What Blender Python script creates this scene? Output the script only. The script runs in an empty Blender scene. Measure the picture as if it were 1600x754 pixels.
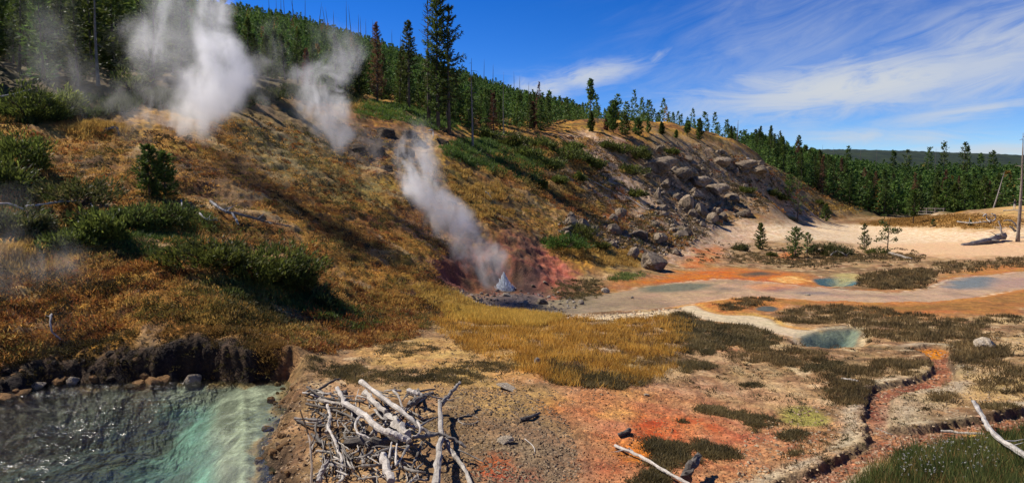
import bpy, bmesh, math
import numpy as np
from mathutils import Vector, Matrix

# ------------------------------------------------------------------ camera, sky, sun
SC = bpy.context.scene
COL = SC.collection
F = 1043.0                      # focal length in photograph pixels (1600 wide)
PITCH = math.radians(4.8)
CZ = 8.6                        # eye height above the flat far meadow
cam_data = bpy.data.cameras.new('camera')
cam_data.sensor_width = 36.0
cam_data.lens = 36.0 * F / 1600.0
cam_data.clip_start = 0.1
cam_data.clip_end = 12000.0
cam = bpy.data.objects.new('camera', cam_data)
cam.location = (0, 0, CZ)
cam.rotation_euler = (math.radians(90) - PITCH, 0, 0)
COL.objects.link(cam)
SC.camera = cam

SUN_AZ, SUN_EL = math.radians(-68), math.radians(49)
SUN_DIR = Vector((math.sin(SUN_AZ) * math.cos(SUN_EL), math.cos(SUN_AZ) * math.cos(SUN_EL), math.sin(SUN_EL)))
sd_ = bpy.data.lights.new('sun', 'SUN')
sd_.energy = 5.0
sd_.angle = math.radians(0.53)
sd_.color = (1.0, 0.93, 0.82)
sun = bpy.data.objects.new('sun', sd_)
sun.rotation_euler = (-SUN_DIR).to_track_quat('-Z', 'Y').to_euler()
COL.objects.link(sun)

SC.view_settings.view_transform = 'Standard'
SC.view_settings.look = 'None'
SC.view_settings.exposure = 0.42
SC.view_settings.gamma = 1.0
SC.view_settings.use_curve_mapping = False
SC.render.engine = 'CYCLES'
SC.cycles.volume_bounces = 12
SC.cycles.volume_step_rate = 1.0
SC.cycles.volume_max_steps = 256
SC.cycles.max_bounces = 6
SC.cycles.diffuse_bounces = 2
SC.cycles.transparent_max_bounces = 8
SC.cycles.use_denoising = True


class NT:
    """small helper round a node tree"""
    def __init__(self, tree):
        self.t = tree; self.n = tree.nodes; self.l = tree.links
    def new(self, kind, **kw):
        nd = self.n.new('ShaderNode' + kind)
        for k, v in kw.items():
            if k.startswith('i_'):
                self.put(nd.inputs[k[2:].replace('_', ' ')], v)
            else:
                setattr(nd, k, v)
        return nd
    def put(self, sock, v):
        if isinstance(v, bpy.types.NodeSocket): self.l.new(v, sock)
        elif isinstance(v, bpy.types.Node): self.l.new(v.outputs[0], sock)
        elif v is not None: sock.default_value = v
    def math(self, op, a, b=None, c=None, clamp=False):
        nd = self.n.new('ShaderNodeMath'); nd.operation = op; nd.use_clamp = clamp
        self.put(nd.inputs[0], a)
        if b is not None: self.put(nd.inputs[1], b)
        if c is not None: self.put(nd.inputs[2], c)
        return nd.outputs[0]
    def mix(self, f, a, b, blend='MIX'):
        nd = self.n.new('ShaderNodeMix'); nd.data_type = 'RGBA'; nd.blend_type = blend
        self.put(nd.inputs[0], f); self.put(nd.inputs[6], a); self.put(nd.inputs[7], b)
        return nd.outputs[2]
    def vmath(self, op, a, b=None):
        nd = self.n.new('ShaderNodeVectorMath'); nd.operation = op
        self.put(nd.inputs[0], a)
        if b is not None: self.put(nd.inputs[1], b)
        return nd.outputs[0]
    def noise(self, vec, scale, detail=4, rough=0.55, dist=0.0):
        nd = self.n.new('ShaderNodeTexNoise')
        self.put(nd.inputs['Vector'], vec); self.put(nd.inputs['Scale'], scale)
        nd.inputs['Detail'].default_value = detail; nd.inputs['Roughness'].default_value = rough
        nd.inputs['Distortion'].default_value = dist
        return nd.outputs['Fac']
    def ramp(self, f, stops, interp='LINEAR'):
        nd = self.n.new('ShaderNodeValToRGB'); cr = nd.color_ramp; cr.interpolation = interp
        while len(cr.elements) < len(stops): cr.elements.new(0.5)
        for e, (p, c) in zip(cr.elements, stops):
            e.position = p; e.color = c if len(c) == 4 else (*c, 1)
        self.put(nd.inputs[0], f)
        return nd.outputs[0]
    def rng(self, v, a, b, c=0.0, d=1.0, smooth=True):
        nd = self.n.new('ShaderNodeMapRange'); nd.interpolation_type = 'SMOOTHSTEP' if smooth else 'LINEAR'
        self.put(nd.inputs[0], v)
        for i, x in enumerate((a, b, c, d)): self.put(nd.inputs[i + 1], x)
        return nd.outputs[0]


# ---- world: Nishita sky with wind-drawn cirrus
W = bpy.data.worlds.new('World')
SC.world = W
W.use_nodes = True
W.cycles.sampling_method = 'MANUAL'
W.cycles.sample_map_resolution = 256
wn = NT(W.node_tree)
wn.n.clear()
sky = wn.new('TexSky', sky_type='NISHITA', sun_disc=False, sun_elevation=SUN_EL, sun_rotation=SUN_AZ,
             altitude=2300.0, air_density=1.0, dust_density=0.15, ozone_density=5.0)
gm = wn.new('Gamma'); wn.put(gm.inputs[0], sky.outputs[0]); gm.inputs[1].default_value = 1.25
hs = wn.new('HueSaturation', i_Hue=0.512, i_Saturation=1.22, i_Value=0.66)
wn.put(hs.inputs['Color'], gm.outputs[0])
tc = wn.new('TexCoord')
sp = wn.new('SeparateXYZ'); wn.put(sp.inputs[0], tc.outputs['Generated'])
az = wn.math('MULTIPLY', wn.math('ARCTAN2', sp.outputs[0], sp.outputs[1]), 57.2958)
el = wn.math('MULTIPLY', wn.math('ARCSINE', sp.outputs[2]), 57.2958)
SKYF = wn


def px_azel(px, py):
    dx, dy = (px - 800) / F, -(py - 377) / F
    y = math.cos(PITCH) + dy * math.sin(PITCH); z = -math.sin(PITCH) + dy * math.cos(PITCH)
    return math.degrees(math.atan2(dx, y)), math.degrees(math.atan2(z, math.hypot(dx, y)))


def cloud_patch(a0, e0, ra, re, tilt, scale, stretch, lo, hi, strength, seed):
    """a band of cirrus round direction (a0, e0) in degrees, streaks tilted by tilt"""
    c, s = math.cos(math.radians(tilt)), math.sin(math.radians(tilt))
    da = wn.math('SUBTRACT', az, a0); de = wn.math('SUBTRACT', el, e0)
    u = wn.math('ADD', wn.math('MULTIPLY', da, c), wn.math('MULTIPLY', de, s))
    v = wn.math('SUBTRACT', wn.math('MULTIPLY', de, c), wn.math('MULTIPLY', da, s))
    q = wn.math('ADD', wn.math('POWER', wn.math('DIVIDE', u, ra), 2.0), wn.math('POWER', wn.math('DIVIDE', v, re), 2.0))
    mask = wn.math('POWER', 2.718, wn.math('MULTIPLY', q, -1.0))
    cb = wn.new('CombineXYZ'); wn.put(cb.inputs[0], wn.math('MULTIPLY', u, scale / stretch)); wn.put(cb.inputs[1], wn.math('MULTIPLY', v, scale)); cb.inputs[2].default_value = seed
    nz = wn.noise(cb.outputs[0], 1.5, 8, 0.66, 1.2)
    cb2 = wn.new('CombineXYZ'); wn.put(cb2.inputs[0], wn.math('MULTIPLY', u, scale * 0.3)); wn.put(cb2.inputs[1], wn.math('MULTIPLY', v, scale * 0.45)); cb2.inputs[2].default_value = seed + 7
    nb = wn.noise(cb2.outputs[0], 1.0, 4, 0.55, 0.5)
    x = wn.math('ADD', wn.math('MULTIPLY', nz, 0.62), wn.math('MULTIPLY', nb, 0.38))
    x = wn.math('ADD', x, wn.math('MULTIPLY', mask, 0.22))
    return wn.math('MULTIPLY', wn.math('MULTIPLY', wn.rng(x, lo, hi), mask), strength)


cl = None
for args in [
    (*px_azel(925, 118), 5.0, 1.1, 10, 0.60, 4.5, 0.44, 0.76, 0.85, 1.3),
    (*px_azel(845, 138), 3.2, 1.2, 2, 0.60, 3.5, 0.42, 0.76, 0.90, 3.3),
    (*px_azel(1030, 88), 1.2, 0.45, 38, 0.9, 4.0, 0.48, 0.80, 0.45, 5.3),
    (*px_azel(1330, 135), 15.0, 2.6, 4, 0.42, 4.5, 0.42, 0.74, 1.0, 8.1),
    (*px_azel(1540, 90), 9.0, 4.4, 14, 0.40, 4.0, 0.42, 0.82, 0.80, 11.9),
    (*px_azel(1230, 135), 7.0, 1.4, -8, 0.50, 4.5, 0.42, 0.78, 0.75, 17.2),
    (*px_azel(1530, 172), 7.0, 0.9, 6, 0.55, 5.0, 0.46, 0.80, 0.80, 21.0),
    (*px_azel(1370, 212), 9.0, 0.8, -2, 0.60, 5.0, 0.46, 0.80, 0.75, 23.0),
    (*px_azel(1560, 238), 6.0, 0.8, 0, 0.50, 4.0, 0.42, 0.74, 0.85, 27.5),
    (*px_azel(1240, 60), 15.0, 7.0, 18, 0.30, 4.0, 0.46, 0.92, 0.42, 31.5),
]:
    p = cloud_patch(*args)
    cl = p if cl is None else wn.math('MAXIMUM', cl, p)
skycol = wn.mix(cl, hs.outputs[0], (4.6, 4.9, 5.3, 1))
bg = wn.new('Background'); wn.put(bg.inputs[0], skycol); bg.inputs[1].default_value = 0.10
wo = wn.new('OutputWorld'); wn.l.new(bg.outputs[0], wo.inputs[0])

# ------------------------------------------------------------------ helpers
RNG = np.random.default_rng(7)


def _hash(ix, iy, seed):
    h = (ix.astype(np.int64) * 374761393 + iy.astype(np.int64) * 668265263 + seed * 974634777) & 0xFFFFFFFF
    h = ((h ^ (h >> 13)) * 1274126177) & 0xFFFFFFFF
    h = (h ^ (h >> 16)) & 0xFFFFFFFF
    return h


def pnoise(x, y, seed=0):
    """2-D gradient noise, about -0.7 .. 0.7"""
    x = np.asarray(x, float); y = np.asarray(y, float)
    ix = np.floor(x); iy = np.floor(y); fx = x - ix; fy = y - iy
    u = fx * fx * fx * (fx * (fx * 6 - 15) + 10); v = fy * fy * fy * (fy * (fy * 6 - 15) + 10)
    def g(ox, oy):
        a = _hash(ix + ox, iy + oy, seed) * (2 * math.pi / 4294967296.0)
        return np.cos(a) * (fx - ox) + np.sin(a) * (fy - oy)
    a = g(0, 0); b = g(1, 0); c = g(0, 1); d = g(1, 1)
    return (a + u * (b - a)) * (1 - v) + (c + u * (d - c)) * v


def fbm(x, y, octv=4, seed=0, gain=0.5, lac=2.03):
    s = 0; amp = 1.0
    for k in range(octv):
        s = s + amp * pnoise(x, y, seed + 17 * k); amp *= gain; x = np.asarray(x) * lac + 13.7; y = np.asarray(y) * lac - 7.1
    return s


def sstep(a, b, x):
    t = np.clip((x - a) / (b - a), 0, 1)
    return t * t * (3 - 2 * t)


def pix_dir(px, py):
    dx = (np.asarray(px, float) - 800) / F; dy = -(np.asarray(py, float) - 377) / F
    return dx, math.cos(PITCH) + dy * math.sin(PITCH), -math.sin(PITCH) + dy * math.cos(PITCH)


def at_r(px, py, r):
    """the point seen at a pixel of the photograph, r metres (level) from the camera"""
    x, y, z = pix_dir(px, py); t = r / np.hypot(x, y)
    return np.stack([x * t, y * t, CZ + z * t], -1)


def at_z(px, py, zz):
    x, y, z = pix_dir(px, py); t = (zz - CZ) / z
    return np.stack([x * t, y * t, CZ + z * t], -1)


# ------------------------------------------------------------------ the lie of the land
CTRL_Z = [  # pixel, height: flats
    (600, 640, 3.3), (480, 640, 3.25), (500, 750, 3.3), (800, 640, 3.25), (720, 740, 3.4), (1000, 650, 3.0), (1000, 745, 3.3), (1200, 700, 2.95),
    (1300, 650, 2.85), (1500, 650, 3.0), (1500, 745, 3.75), (1590, 700, 3.5), (1590, 640, 3.05), (1220, 752, 3.2), (1400, 600, 2.7),
    (760, 545, 2.95), (620, 555, 3.15), (950, 530, 2.75), (1100, 560, 2.6), (1400, 550, 2.5), (1550, 540, 2.6), (1300, 515, 2.1), (1280, 560, 2.5),
    (880, 500, 2.2), (800, 500, 2.35), (1000, 470, 1.65), (1000, 490, 2.0), (900, 475, 1.75), (1200, 455, 1.55), (1200, 500, 1.95), (1400, 460, 1.55), (1550, 437, 1.5), (1550, 480, 2.1), (1400, 495, 2.1),
    (1080, 475, 1.8), (1250, 420, 1.25), (1150, 415, 1.4), (1400, 420, 1.25), (1250, 390, 0.95), (1450, 395, 0.95), (1590, 400, 1.0), (1300, 360, 0.4), (1450, 365, 0.4), (1590, 375, 0.55),
    (1200, 355, 0.9), (1400, 342, 0.3), (1500, 342, 0.4), (1430, 333, 0.3), (1080, 400, 1.9), (1750, 640, 3.2), (1750, 745, 3.9), (1750, 440, 1.6), (1750, 370, 0.6),
    (1750, 540, 2.7),
]
CTRL_R = [  # pixel, distance: slopes
    # left hill
    (300, 170, 52), (300, 230, 45), (300, 300, 38), (300, 380, 30.5), (300, 450, 26.3), (300, 512, 23.0),
    (100, 170, 50), (100, 250, 42), (100, 320, 34), (100, 400, 29.5), (100, 470, 26.4), (100, 540, 24.4),
    (-60, 170, 49), (-60, 250, 41), (-60, 320, 33.5), (-60, 400, 29), (-60, 480, 25.8), (-60, 570, 23.8),
    (-350, 100, 50), (-350, 250, 40), (-350, 400, 28.5), (-350, 580, 22.5),
    (450, 140, 68), (450, 200, 57), (450, 280, 46), (450, 360, 36), (450, 440, 29.3), (450, 512, 24.6),
    (560, 160, 76), (560, 250, 56), (560, 330, 45), (600, 400, 38), (600, 470, 31), (640, 175, 78),
    (700, 205, 74), (720, 250, 63), (720, 340, 51), (735, 395, 46), (790, 452, 42.3), (800, 405, 45), (780, 225, 82), (850, 212, 94), (850, 250, 79), (850, 300, 67), (850, 385, 53), (860, 430, 46), (700, 440, 37.5),
    (950, 330, 74), (950, 270, 92), (950, 210, 108), (930, 400, 54.5), (1030, 300, 98), (1030, 250, 110), (1030, 209, 122), (1050, 350, 84), (1050, 408, 62),
    (1130, 330, 110), (1130, 280, 125), (1130, 231, 140), (1200, 325, 130), (1200, 300, 142), (1200, 266, 152), (1280, 332, 165), (1280, 310, 178), (1330, 327, 195),
    # wooded hill behind
    (480, 52, 220), (700, 125, 240), (850, 172, 260), (330, 28, 200), (200, 10, 190), (0, 10, 180), (-250, 10, 180), (480, 105, 135), (330, 90, 120), (100, 90, 110), (600, 135, 135), (700, 165, 130), (850, 195, 150),
    (480, 75, 300), (700, 150, 330), (850, 195, 350), (200, 50, 300), (-250, 50, 300),
    # right wood rising gently
    (1400, 314, 290), (1400, 285, 450), (1550, 308, 290), (1550, 288, 450), (1250, 268, 300), (1250, 262, 450), (1100, 232, 210), (1100, 245, 330), (1000, 212, 180), (1000, 225, 330), (1750, 300, 290), (1750, 288, 450),
    (1585, 328, 145), (1640, 326, 145), (1490, 334, 190),
]
cp = [at_z(a, b, c) for a, b, c in CTRL_Z] + [at_r(a, b, c) for a, b, c in CTRL_R]
for a in (-62, -40, -20, 0, 20, 40, 62):
    s, c = math.sin(math.radians(a)), math.cos(math.radians(a))
    cp.append(np.array([3 * s, 3 * c, 6.2 + (0.3 if a > 0 else 0)]))
    cp.append(np.array([0.7 * s, 0.7 * c, 6.9]))
    if a in (-62, 62): cp.append(np.array([9 * s, 9 * c, 4.0 if a > 0 else 3.4]))
    cp.append(np.array([900 * s, 900 * c, 26.0 if a > 0 else 40.0]))
    cp.append(np.array([3500 * s, 3500 * c, 20.0]))
for a, r in ((-13, 10), (0, 9.3), (14, 9.3), (27, 9)):
    s, c = math.sin(math.radians(a)), math.cos(math.radians(a)); cp.append(np.array([r * s, r * c, 3.9]))
cp = np.array(cp)


def lp(x, y):
    return np.arctan2(x, y) * 2.2, np.log(np.hypot(x, y))


def tps_fit(P):
    u, v = lp(P[:, 0], P[:, 1]); n = len(u)
    d2 = (u[:, None] - u) ** 2 + (v[:, None] - v) ** 2
    K = 0.5 * d2 * np.log(d2 + 1e-12) + np.eye(n) * 2e-4
    Q = np.stack([np.ones(n), u, v], 1)
    A = np.block([[K, Q], [Q.T, np.zeros((3, 3))]])
    w = np.linalg.solve(A, np.concatenate([P[:, 2], np.zeros(3)]))
    return u, v, w


_tu, _tv, _tw = tps_fit(cp)


def H0_exact(x, y):
    u, v = lp(np.ravel(x), np.ravel(y)); out = np.zeros(len(u)); n = len(_tu)
    for s in range(0, len(u), 20000):
        a, b = u[s:s + 20000, None], v[s:s + 20000, None]
        d2 = (a - _tu) ** 2 + (b - _tv) ** 2
        out[s:s + 20000] = (0.5 * d2 * np.log(d2 + 1e-12)) @ _tw[:n] + _tw[n] + _tw[n + 1] * a[:, 0] + _tw[n + 2] * b[:, 0]
    return out.reshape(np.shape(x))


# polar grid: rows even in log distance, columns even in azimuth
AZ = np.radians(np.concatenate([np.linspace(-80, -41, 40, endpoint=False), np.linspace(-41, 41, 1060), np.linspace(41, 80, 41)[1:]]))
RR = np.concatenate([np.geomspace(0.6, 7, 14, endpoint=False), np.geomspace(7, 330, 980, endpoint=False), np.geomspace(330, 9000, 60)])
NA, NR = len(AZ), len(RR)
GA, GR = np.meshgrid(AZ, RR)
GX, GY = GR * np.sin(GA), GR * np.cos(GA)
# the smooth surface on a coarser grid first, then spread
_ca = np.linspace(AZ[0], AZ[-1], 260); _cr = np.linspace(math.log(RR[0]), math.log(RR[-1]), 420)
_cz = H0_exact(*(lambda A, R: (R * np.sin(A), R * np.cos(A)))(*np.meshgrid(_ca, np.exp(_cr))))


def _bil(tab, a0, da, b0, db, a, b):
    fa = np.clip((a - a0) / da, 0, tab.shape[1] - 1.001); fb = np.clip((b - b0) / db, 0, tab.shape[0] - 1.001)
    ia = fa.astype(int); ib = fb.astype(int); ta = fa - ia; tb = fb - ib
    return (tab[ib, ia] * (1 - ta) + tab[ib, ia + 1] * ta) * (1 - tb) + (tab[ib + 1, ia] * (1 - ta) + tab[ib + 1, ia + 1] * ta) * tb


def H0(x, y):
    return _bil(_cz, _ca[0], _ca[1] - _ca[0], _cr[0], _cr[1] - _cr[0], np.arctan2(x, y), np.log(np.hypot(x, y) + 1e-9))


_march = np.geomspace(3, 2500, 900)


def cast(px, py, surf=H0):
    """where the sight line of a pixel of the photograph meets the ground"""
    px = np.atleast_1d(np.asarray(px, float)); py = np.atleast_1d(np.asarray(py, float))
    x, y, z = pix_dir(px, py); h = np.hypot(x, y)
    X = (x / h)[:, None] * _march; Y = (y / h)[:, None] * _march; Z = CZ + (z / h)[:, None] * _march
    G = surf(X, Y); below = (Z <= G)
    k = np.where(below.any(1), below.argmax(1), len(_march) - 1); k = np.maximum(k, 1)
    i = np.arange(len(px)); d0 = Z[i, k - 1] - G[i, k - 1]; d1 = Z[i, k] - G[i, k]
    t = np.clip(d0 / np.maximum(d0 - d1, 1e-9), 0, 1)
    r = _march[k - 1] + t * (_march[k] - _march[k - 1])
    xx, yy = x / h * r, y / h * r
    return np.stack([xx, yy, surf(xx, yy)], -1)


def smooth_poly(pts, n=3):
    """Catmull-Rom through a closed ring of pixels"""
    P = np.array(pts, float); N = len(P); out = []
    for i in range(N):
        a, b, c, d = P[i - 1], P[i], P[(i + 1) % N], P[(i + 2) % N]
        for k in range(n):
            t = k / n
            out.append(0.5 * (2 * b + (c - a) * t + (2 * a - 5 * b + 4 * c - d) * t * t + (3 * b - a - 3 * c + d) * t ** 3))
    return np.array(out)


def ell(cx, cy, rx, ry, n=14, rot=0):
    t = np.linspace(0, 2 * np.pi, n, endpoint=False); c, s = math.cos(math.radians(rot)), math.sin(math.radians(rot))
    a, b = rx * np.cos(t), ry * np.sin(t)
    return np.stack([cx + a * c - b * s, cy + a * s + b * c], 1).tolist()


def wpoly(pts, n=3, z=None):
    S = smooth_poly(pts, n)
    return (cast(S[:, 0], S[:, 1]) if z is None else at_z(S[:, 0], S[:, 1], z))[:, :2]


def sdf(poly, x, y, margin):
    """signed distance (inside negative); far points get +1e3"""
    out = np.full(np.shape(x), 1e3); lo = poly.min(0) - margin; hi = poly.max(0) + margin
    sel = (x > lo[0]) & (x < hi[0]) & (y > lo[1]) & (y < hi[1])
    if not sel.any(): return out
    X, Y = x[sel], y[sel]; best = np.full(X.shape, 1e9); ins = np.zeros(X.shape, bool)
    for (ax, ay), (bx, by) in zip(poly, np.roll(poly, -1, 0)):
        ex, ey = bx - ax, by - ay; L = ex * ex + ey * ey + 1e-12
        t = np.clip(((X - ax) * ex + (Y - ay) * ey) / L, 0, 1)
        best = np.minimum(best, (X - ax - t * ex) ** 2 + (Y - ay - t * ey) ** 2)
        if ay != by:
            ins ^= ((ay > Y) != (by > Y)) & (X < ex * (Y - ay) / (by - ay) + ax)
    d = np.sqrt(best); out[sel] = np.where(ins, -d, d)
    return out


# ---- zones, as rings of photograph pixels laid onto the ground
POOL = [(-260, 720), (-140, 660), (-40, 637), (30, 618), (70, 604), (140, 600), (220, 598), (300, 596), (370, 597), (430, 594), (452, 592), (448, 612), (436, 640), (424, 680), (414, 720), (405, 760), (395, 830), (-120, 860)]
STREAM = [(815, 478), (860, 466), (930, 458), (990, 449), (1050, 441), (1120, 432), (1180, 436), (1230, 442), (1280, 447), (1340, 452), (1400, 455), (1450, 450), (1480, 437), (1510, 431), (1560, 428), (1620, 422), (1760, 418),
          (1760, 440), (1660, 444), (1590, 450), (1545, 456), (1510, 464), (1450, 469), (1370, 470), (1290, 468), (1210, 461), (1140, 462), (1090, 470), (1040, 478), (990, 486), (930, 491), (870, 490), (830, 486)]
RUNNEL = [(1062, 478), (1085, 474), (1100, 482), (1130, 489), (1175, 490), (1205, 496), (1215, 505), (1250, 512), (1275, 514), (1262, 521), (1225, 520), (1185, 510), (1150, 502), (1110, 498), (1080, 490)]
BLUE = [(1252, 521), (1270, 515), (1300, 511), (1332, 509), (1348, 517), (1340, 527), (1338, 537), (1322, 545), (1290, 549), (1262, 543), (1252, 533)]
TEAL = [(1272, 433), (1300, 431), (1330, 434), (1340, 440), (1318, 444), (1285, 443)]
EYE = [(1180, 478), (1195, 474), (1214, 476), (1212, 481), (1192, 484)]
CHANNEL = [(1436, 541), (1470, 540), (1482, 549), (1478, 562), (1488, 574), (1484, 590), (1476, 603), (1440, 609), (1400, 612), (1388, 626), (1384, 650), (1390, 668), (1430, 669), (1480, 663), (1540, 652), (1620, 636), (1740, 620),
           (1740, 655), (1620, 668), (1540, 680), (1470, 690), (1420, 700), (1380, 712), (1340, 735), (1300, 756), (1270, 775), (1200, 775), (1240, 748), (1290, 728), (1335, 706), (1362, 690), (1358, 660), (1357, 632), (1366, 608), (1400, 598), (1440, 590), (1458, 580), (1462, 566), (1450, 556)]
Z_POOL, Z_STREAM, Z_BLUE, Z_TEAL = 2.8, 1.55, 2.1, 1.45
W_POOL = wpoly(POOL, 3, Z_POOL)
W_STREAM = wpoly(STREAM, 2, Z_STREAM)
W_BLUE = wpoly(BLUE, 3, Z_BLUE)
W_TEAL = wpoly(TEAL, 3, Z_TEAL)
W_CHANNEL = wpoly(CHANNEL, 2)
W_RUNNEL = wpoly(RUNNEL, 2)
W_EYE = wpoly(EYE, 3)

# ------------------------------------------------------------------ build the ground heights
Z = H0(GX, GY)
HOST = sstep(0.5, 4, Z - 2.6)                        # how much of a hillside it is
n_big = fbm(GX / 9, GY / 9, 3, 3)
n_mid = fbm(GX / 2.6, GY / 2.6, 3, 11)
n_small = fbm(GX / 0.75, GY / 0.75, 3, 23)
n_tiny = fbm(GX / 0.22, GY / 0.22, 2, 31)
far = sstep(60, 200, GR)
near_w = 1 - sstep(60, 150, GR)
TAN = [(415, 760), (418, 690), (440, 620), (456, 585), (500, 560), (560, 545), (640, 520), (700, 505), (790, 490), (850, 470), (905, 440), (1010, 425), (1075, 395), (1120, 358), (1215, 347), (1330, 340), (1500, 334), (1800, 334), (1800, 800), (415, 830)]
W_TAN = wpoly(TAN, 2)
s_tan = sdf(W_TAN, GX, GY, 25)
hill = sstep(-0.5, 2.5, s_tan + n_mid * 1.2)           # 1 on the slopes, 0 on the flats
hill = np.where(s_tan > 900, 1.0, hill)
hum = np.abs(pnoise(GX / 0.9, GY / 0.9, 51)) + 0.5 * np.abs(pnoise(GX / 0.42, GY / 0.42, 52))
Z = Z + hill * (0.45 * n_big + 0.26 * n_mid * near_w + 0.10 * n_mid + 0.26 * near_w * (hum - 0.35) + 0.05 * near_w * n_tiny)
Z = Z + hill * far * 1.2 * n_big
Z = Z + (1 - hill) * near_w * (0.07 * n_mid + 0.045 * n_small + 0.022 * n_tiny)
# stepped sheep-track terraces on the bare slope
TERR = wpoly([(270, 235), (420, 215), (560, 290), (640, 370), (660, 440), (560, 430), (430, 370), (300, 310)])
m_terr = sstep(2.0, -2.0, sdf(TERR, GX, GY, 6) + n_mid * 2)
ph = Z / 0.55 + 0.9 * fbm(GX / 4, GY / 4, 2, 61)
Z = Z + m_terr * 0.09 * (np.abs((ph % 1.0) - 0.5) * 2 - 0.5)
# rocky knoll: ledges and broken rock
ROCKY = [(990, 235), (1030, 225), (1100, 228), (1160, 245), (1205, 268), (1225, 300), (1200, 335), (1130, 350), (1080, 385), (1030, 405), (960, 390), (880, 375), (880, 350), (960, 345), (1010, 330), (1000, 280)]
W_ROCKY = wpoly(ROCKY)
m_rock = sstep(4, -4, sdf(W_ROCKY, GX, GY, 12) + n_mid * 3)
rdg = 1 - np.abs(pnoise(GX / 6.5 + GY / 30, GY / 3.4, 71)) * 2.6
rdg2 = 1 - np.abs(pnoise(GX / 2.2, GY / 1.6, 72)) * 2.6
Z = Z + m_rock * (0.5 * np.clip(rdg, -0.4, 1) + 0.25 * np.clip(rdg2, -0.5, 1))
# the alcove of the geyser: scarred, gullied wall
ALC = [(690, 430), (700, 395), (745, 372), (800, 355), (850, 372), (870, 405), (905, 440), (890, 474), (820, 478), (760, 468)]
W_ALC = wpoly(ALC)
m_alc = sstep(1.5, -1.5, sdf(W_ALC, GX, GY, 5) + n_mid)
Z = Z + m_alc * (0.12 * (1 - np.abs(pnoise(GX / 1.6, GY / 2.4, 81)) * 3) - 0.25 + 0.10 * n_small)
geo = cast([790], [452])[0]
dg = np.hypot(GX - geo[0], GY - geo[1])
Z = np.where(dg < 7, Z + (geo[2] - 0.35 - Z) * sstep(4.0, 1.2, dg + n_mid), Z)


def carve(Zin, s, floor, bank, base=None):
    """sink the inside of a ring to floor; the ground climbs back over bank metres outside it"""
    k = sstep(0.0, bank, s)
    low = np.minimum(floor, Zin)
    return np.where(s < 900, low * (1 - k) + Zin * k, Zin)


# pool with a steep dark bank behind it
ns = 0.26 * n_small + 0.42 * n_mid + 0.06 * n_tiny
s_pool = sdf(W_POOL, GX, GY, 5) 
sp_ = np.where(s_pool < 900, s_pool + ns, s_pool)
eastern = sstep(-0.2, 0.1, np.arctan2(GX, GY) + 0.36)       # the right hand margin is shallow
shelf = sstep(math.radians(-22.0), math.radians(-28.5), np.arctan2(GX, GY) + 0.03 * n_mid)
depth = np.minimum(np.maximum(-sp_, 0) * 0.55 + 0.06, 0.10 + 1.1 * shelf) + (0.25 * n_mid * shelf + 0.10 * n_small) * sstep(0, 1, -sp_)
rib = at_z([378, 380, 381, 378], [604, 660, 710, 800], Z_POOL)
rd = np.full(GX.shape, 9.0)
for (a, b) in zip(rib[:-1], rib[1:]):
    e = b[:2] - a[:2]; t = np.clip(((GX - a[0]) * e[0] + (GY - a[1]) * e[1]) / (e @ e), 0, 1)
    rd = np.minimum(rd, np.hypot(GX - a[0] - t * e[0], GY - a[1] - t * e[1]))
depth = depth * (1 - 0.35 * np.exp(-(rd / 0.10) ** 2)) + 0.02 * np.exp(-((rd - 0.22) / 0.1) ** 2)
Z = carve(Z, sp_, Z_POOL - np.maximum(depth, 0.03), 0.55 + 0.3 * n_mid)
# stream, runnel, pools
s_str = sdf(W_STREAM, GX, GY, 8); ss_ = np.where(s_str < 900, s_str + 0.35 * n_mid + 0.12 * n_small, s_str)
Z = carve(Z, ss_, Z_STREAM - 0.10 - 0.04 * n_mid, 1.6)
s_run = sdf(W_RUNNEL, GX, GY, 6); sr_ = np.where(s_run < 900, s_run + 0.08 * n_small, s_run)
Z = carve(Z, sr_, H0(GX, GY) - 0.10, 0.8)
s_blu = sdf(W_BLUE, GX, GY, 4); sb_ = np.where(s_blu < 900, s_blu + 0.12 * n_small, s_blu)
Z = carve(Z, sb_, Z_BLUE - 0.12 - np.clip(-sb_ * 0.7, 0, 0.9), 0.7)
s_tea = sdf(W_TEAL, GX, GY, 6); st_ = np.where(s_tea < 900, s_tea + 0.2 * n_small, s_tea)
Z = carve(Z, st_, Z_TEAL - 0.15 - np.clip(-st_ * 0.4, 0, 0.6), 1.2)
s_eye = sdf(W_EYE, GX, GY, 4)
Z = carve(Z, s_eye + 0.1 * n_small, H0(GX, GY) - 0.15, 0.6)
# dry red channel with a crusted, undercut lip
s_chn = sdf(W_CHANNEL, GX, GY, 4); sc_ = np.where(s_chn < 900, s_chn + 0.13 * n_small + 0.15 * n_mid + 0.05 * n_tiny, s_chn)
lipn = 0.75 + 0.6 * n_mid
Z = Z + np.where(s_chn < 900, 0.05 * np.exp(-((sc_ - 0.25) / 0.30) ** 2) * np.clip(lipn, 0, 2), 0)
Z = carve(Z, sc_, H0(GX, GY) - 0.15 + 0.05 * n_small + 0.03 * n_tiny, 0.14)

# far terrain must not hide anything: flatten noise there
ZG = Z


def ground(x, y):
    x = np.asarray(x, float); y = np.asarray(y, float)
    a = np.arctan2(x, y); r = np.hypot(x, y)
    fa = np.clip(np.interp(a, AZ, np.arange(NA)), 0, NA - 1.001); fr = np.clip(np.interp(np.log(r + 1e-9), np.log(RR), np.arange(NR)), 0, NR - 1.001)
    ia = fa.astype(int); ir = fr.astype(int); ta = fa - ia; tr = fr - ir
    return (ZG[ir, ia] * (1 - ta) + ZG[ir, ia + 1] * ta) * (1 - tr) + (ZG[ir + 1, ia] * (1 - ta) + ZG[ir + 1, ia + 1] * ta) * tr


def on(px, py):
    """ground point under a pixel of the photograph"""
    return cast([px], [py], ground)[0]

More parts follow.
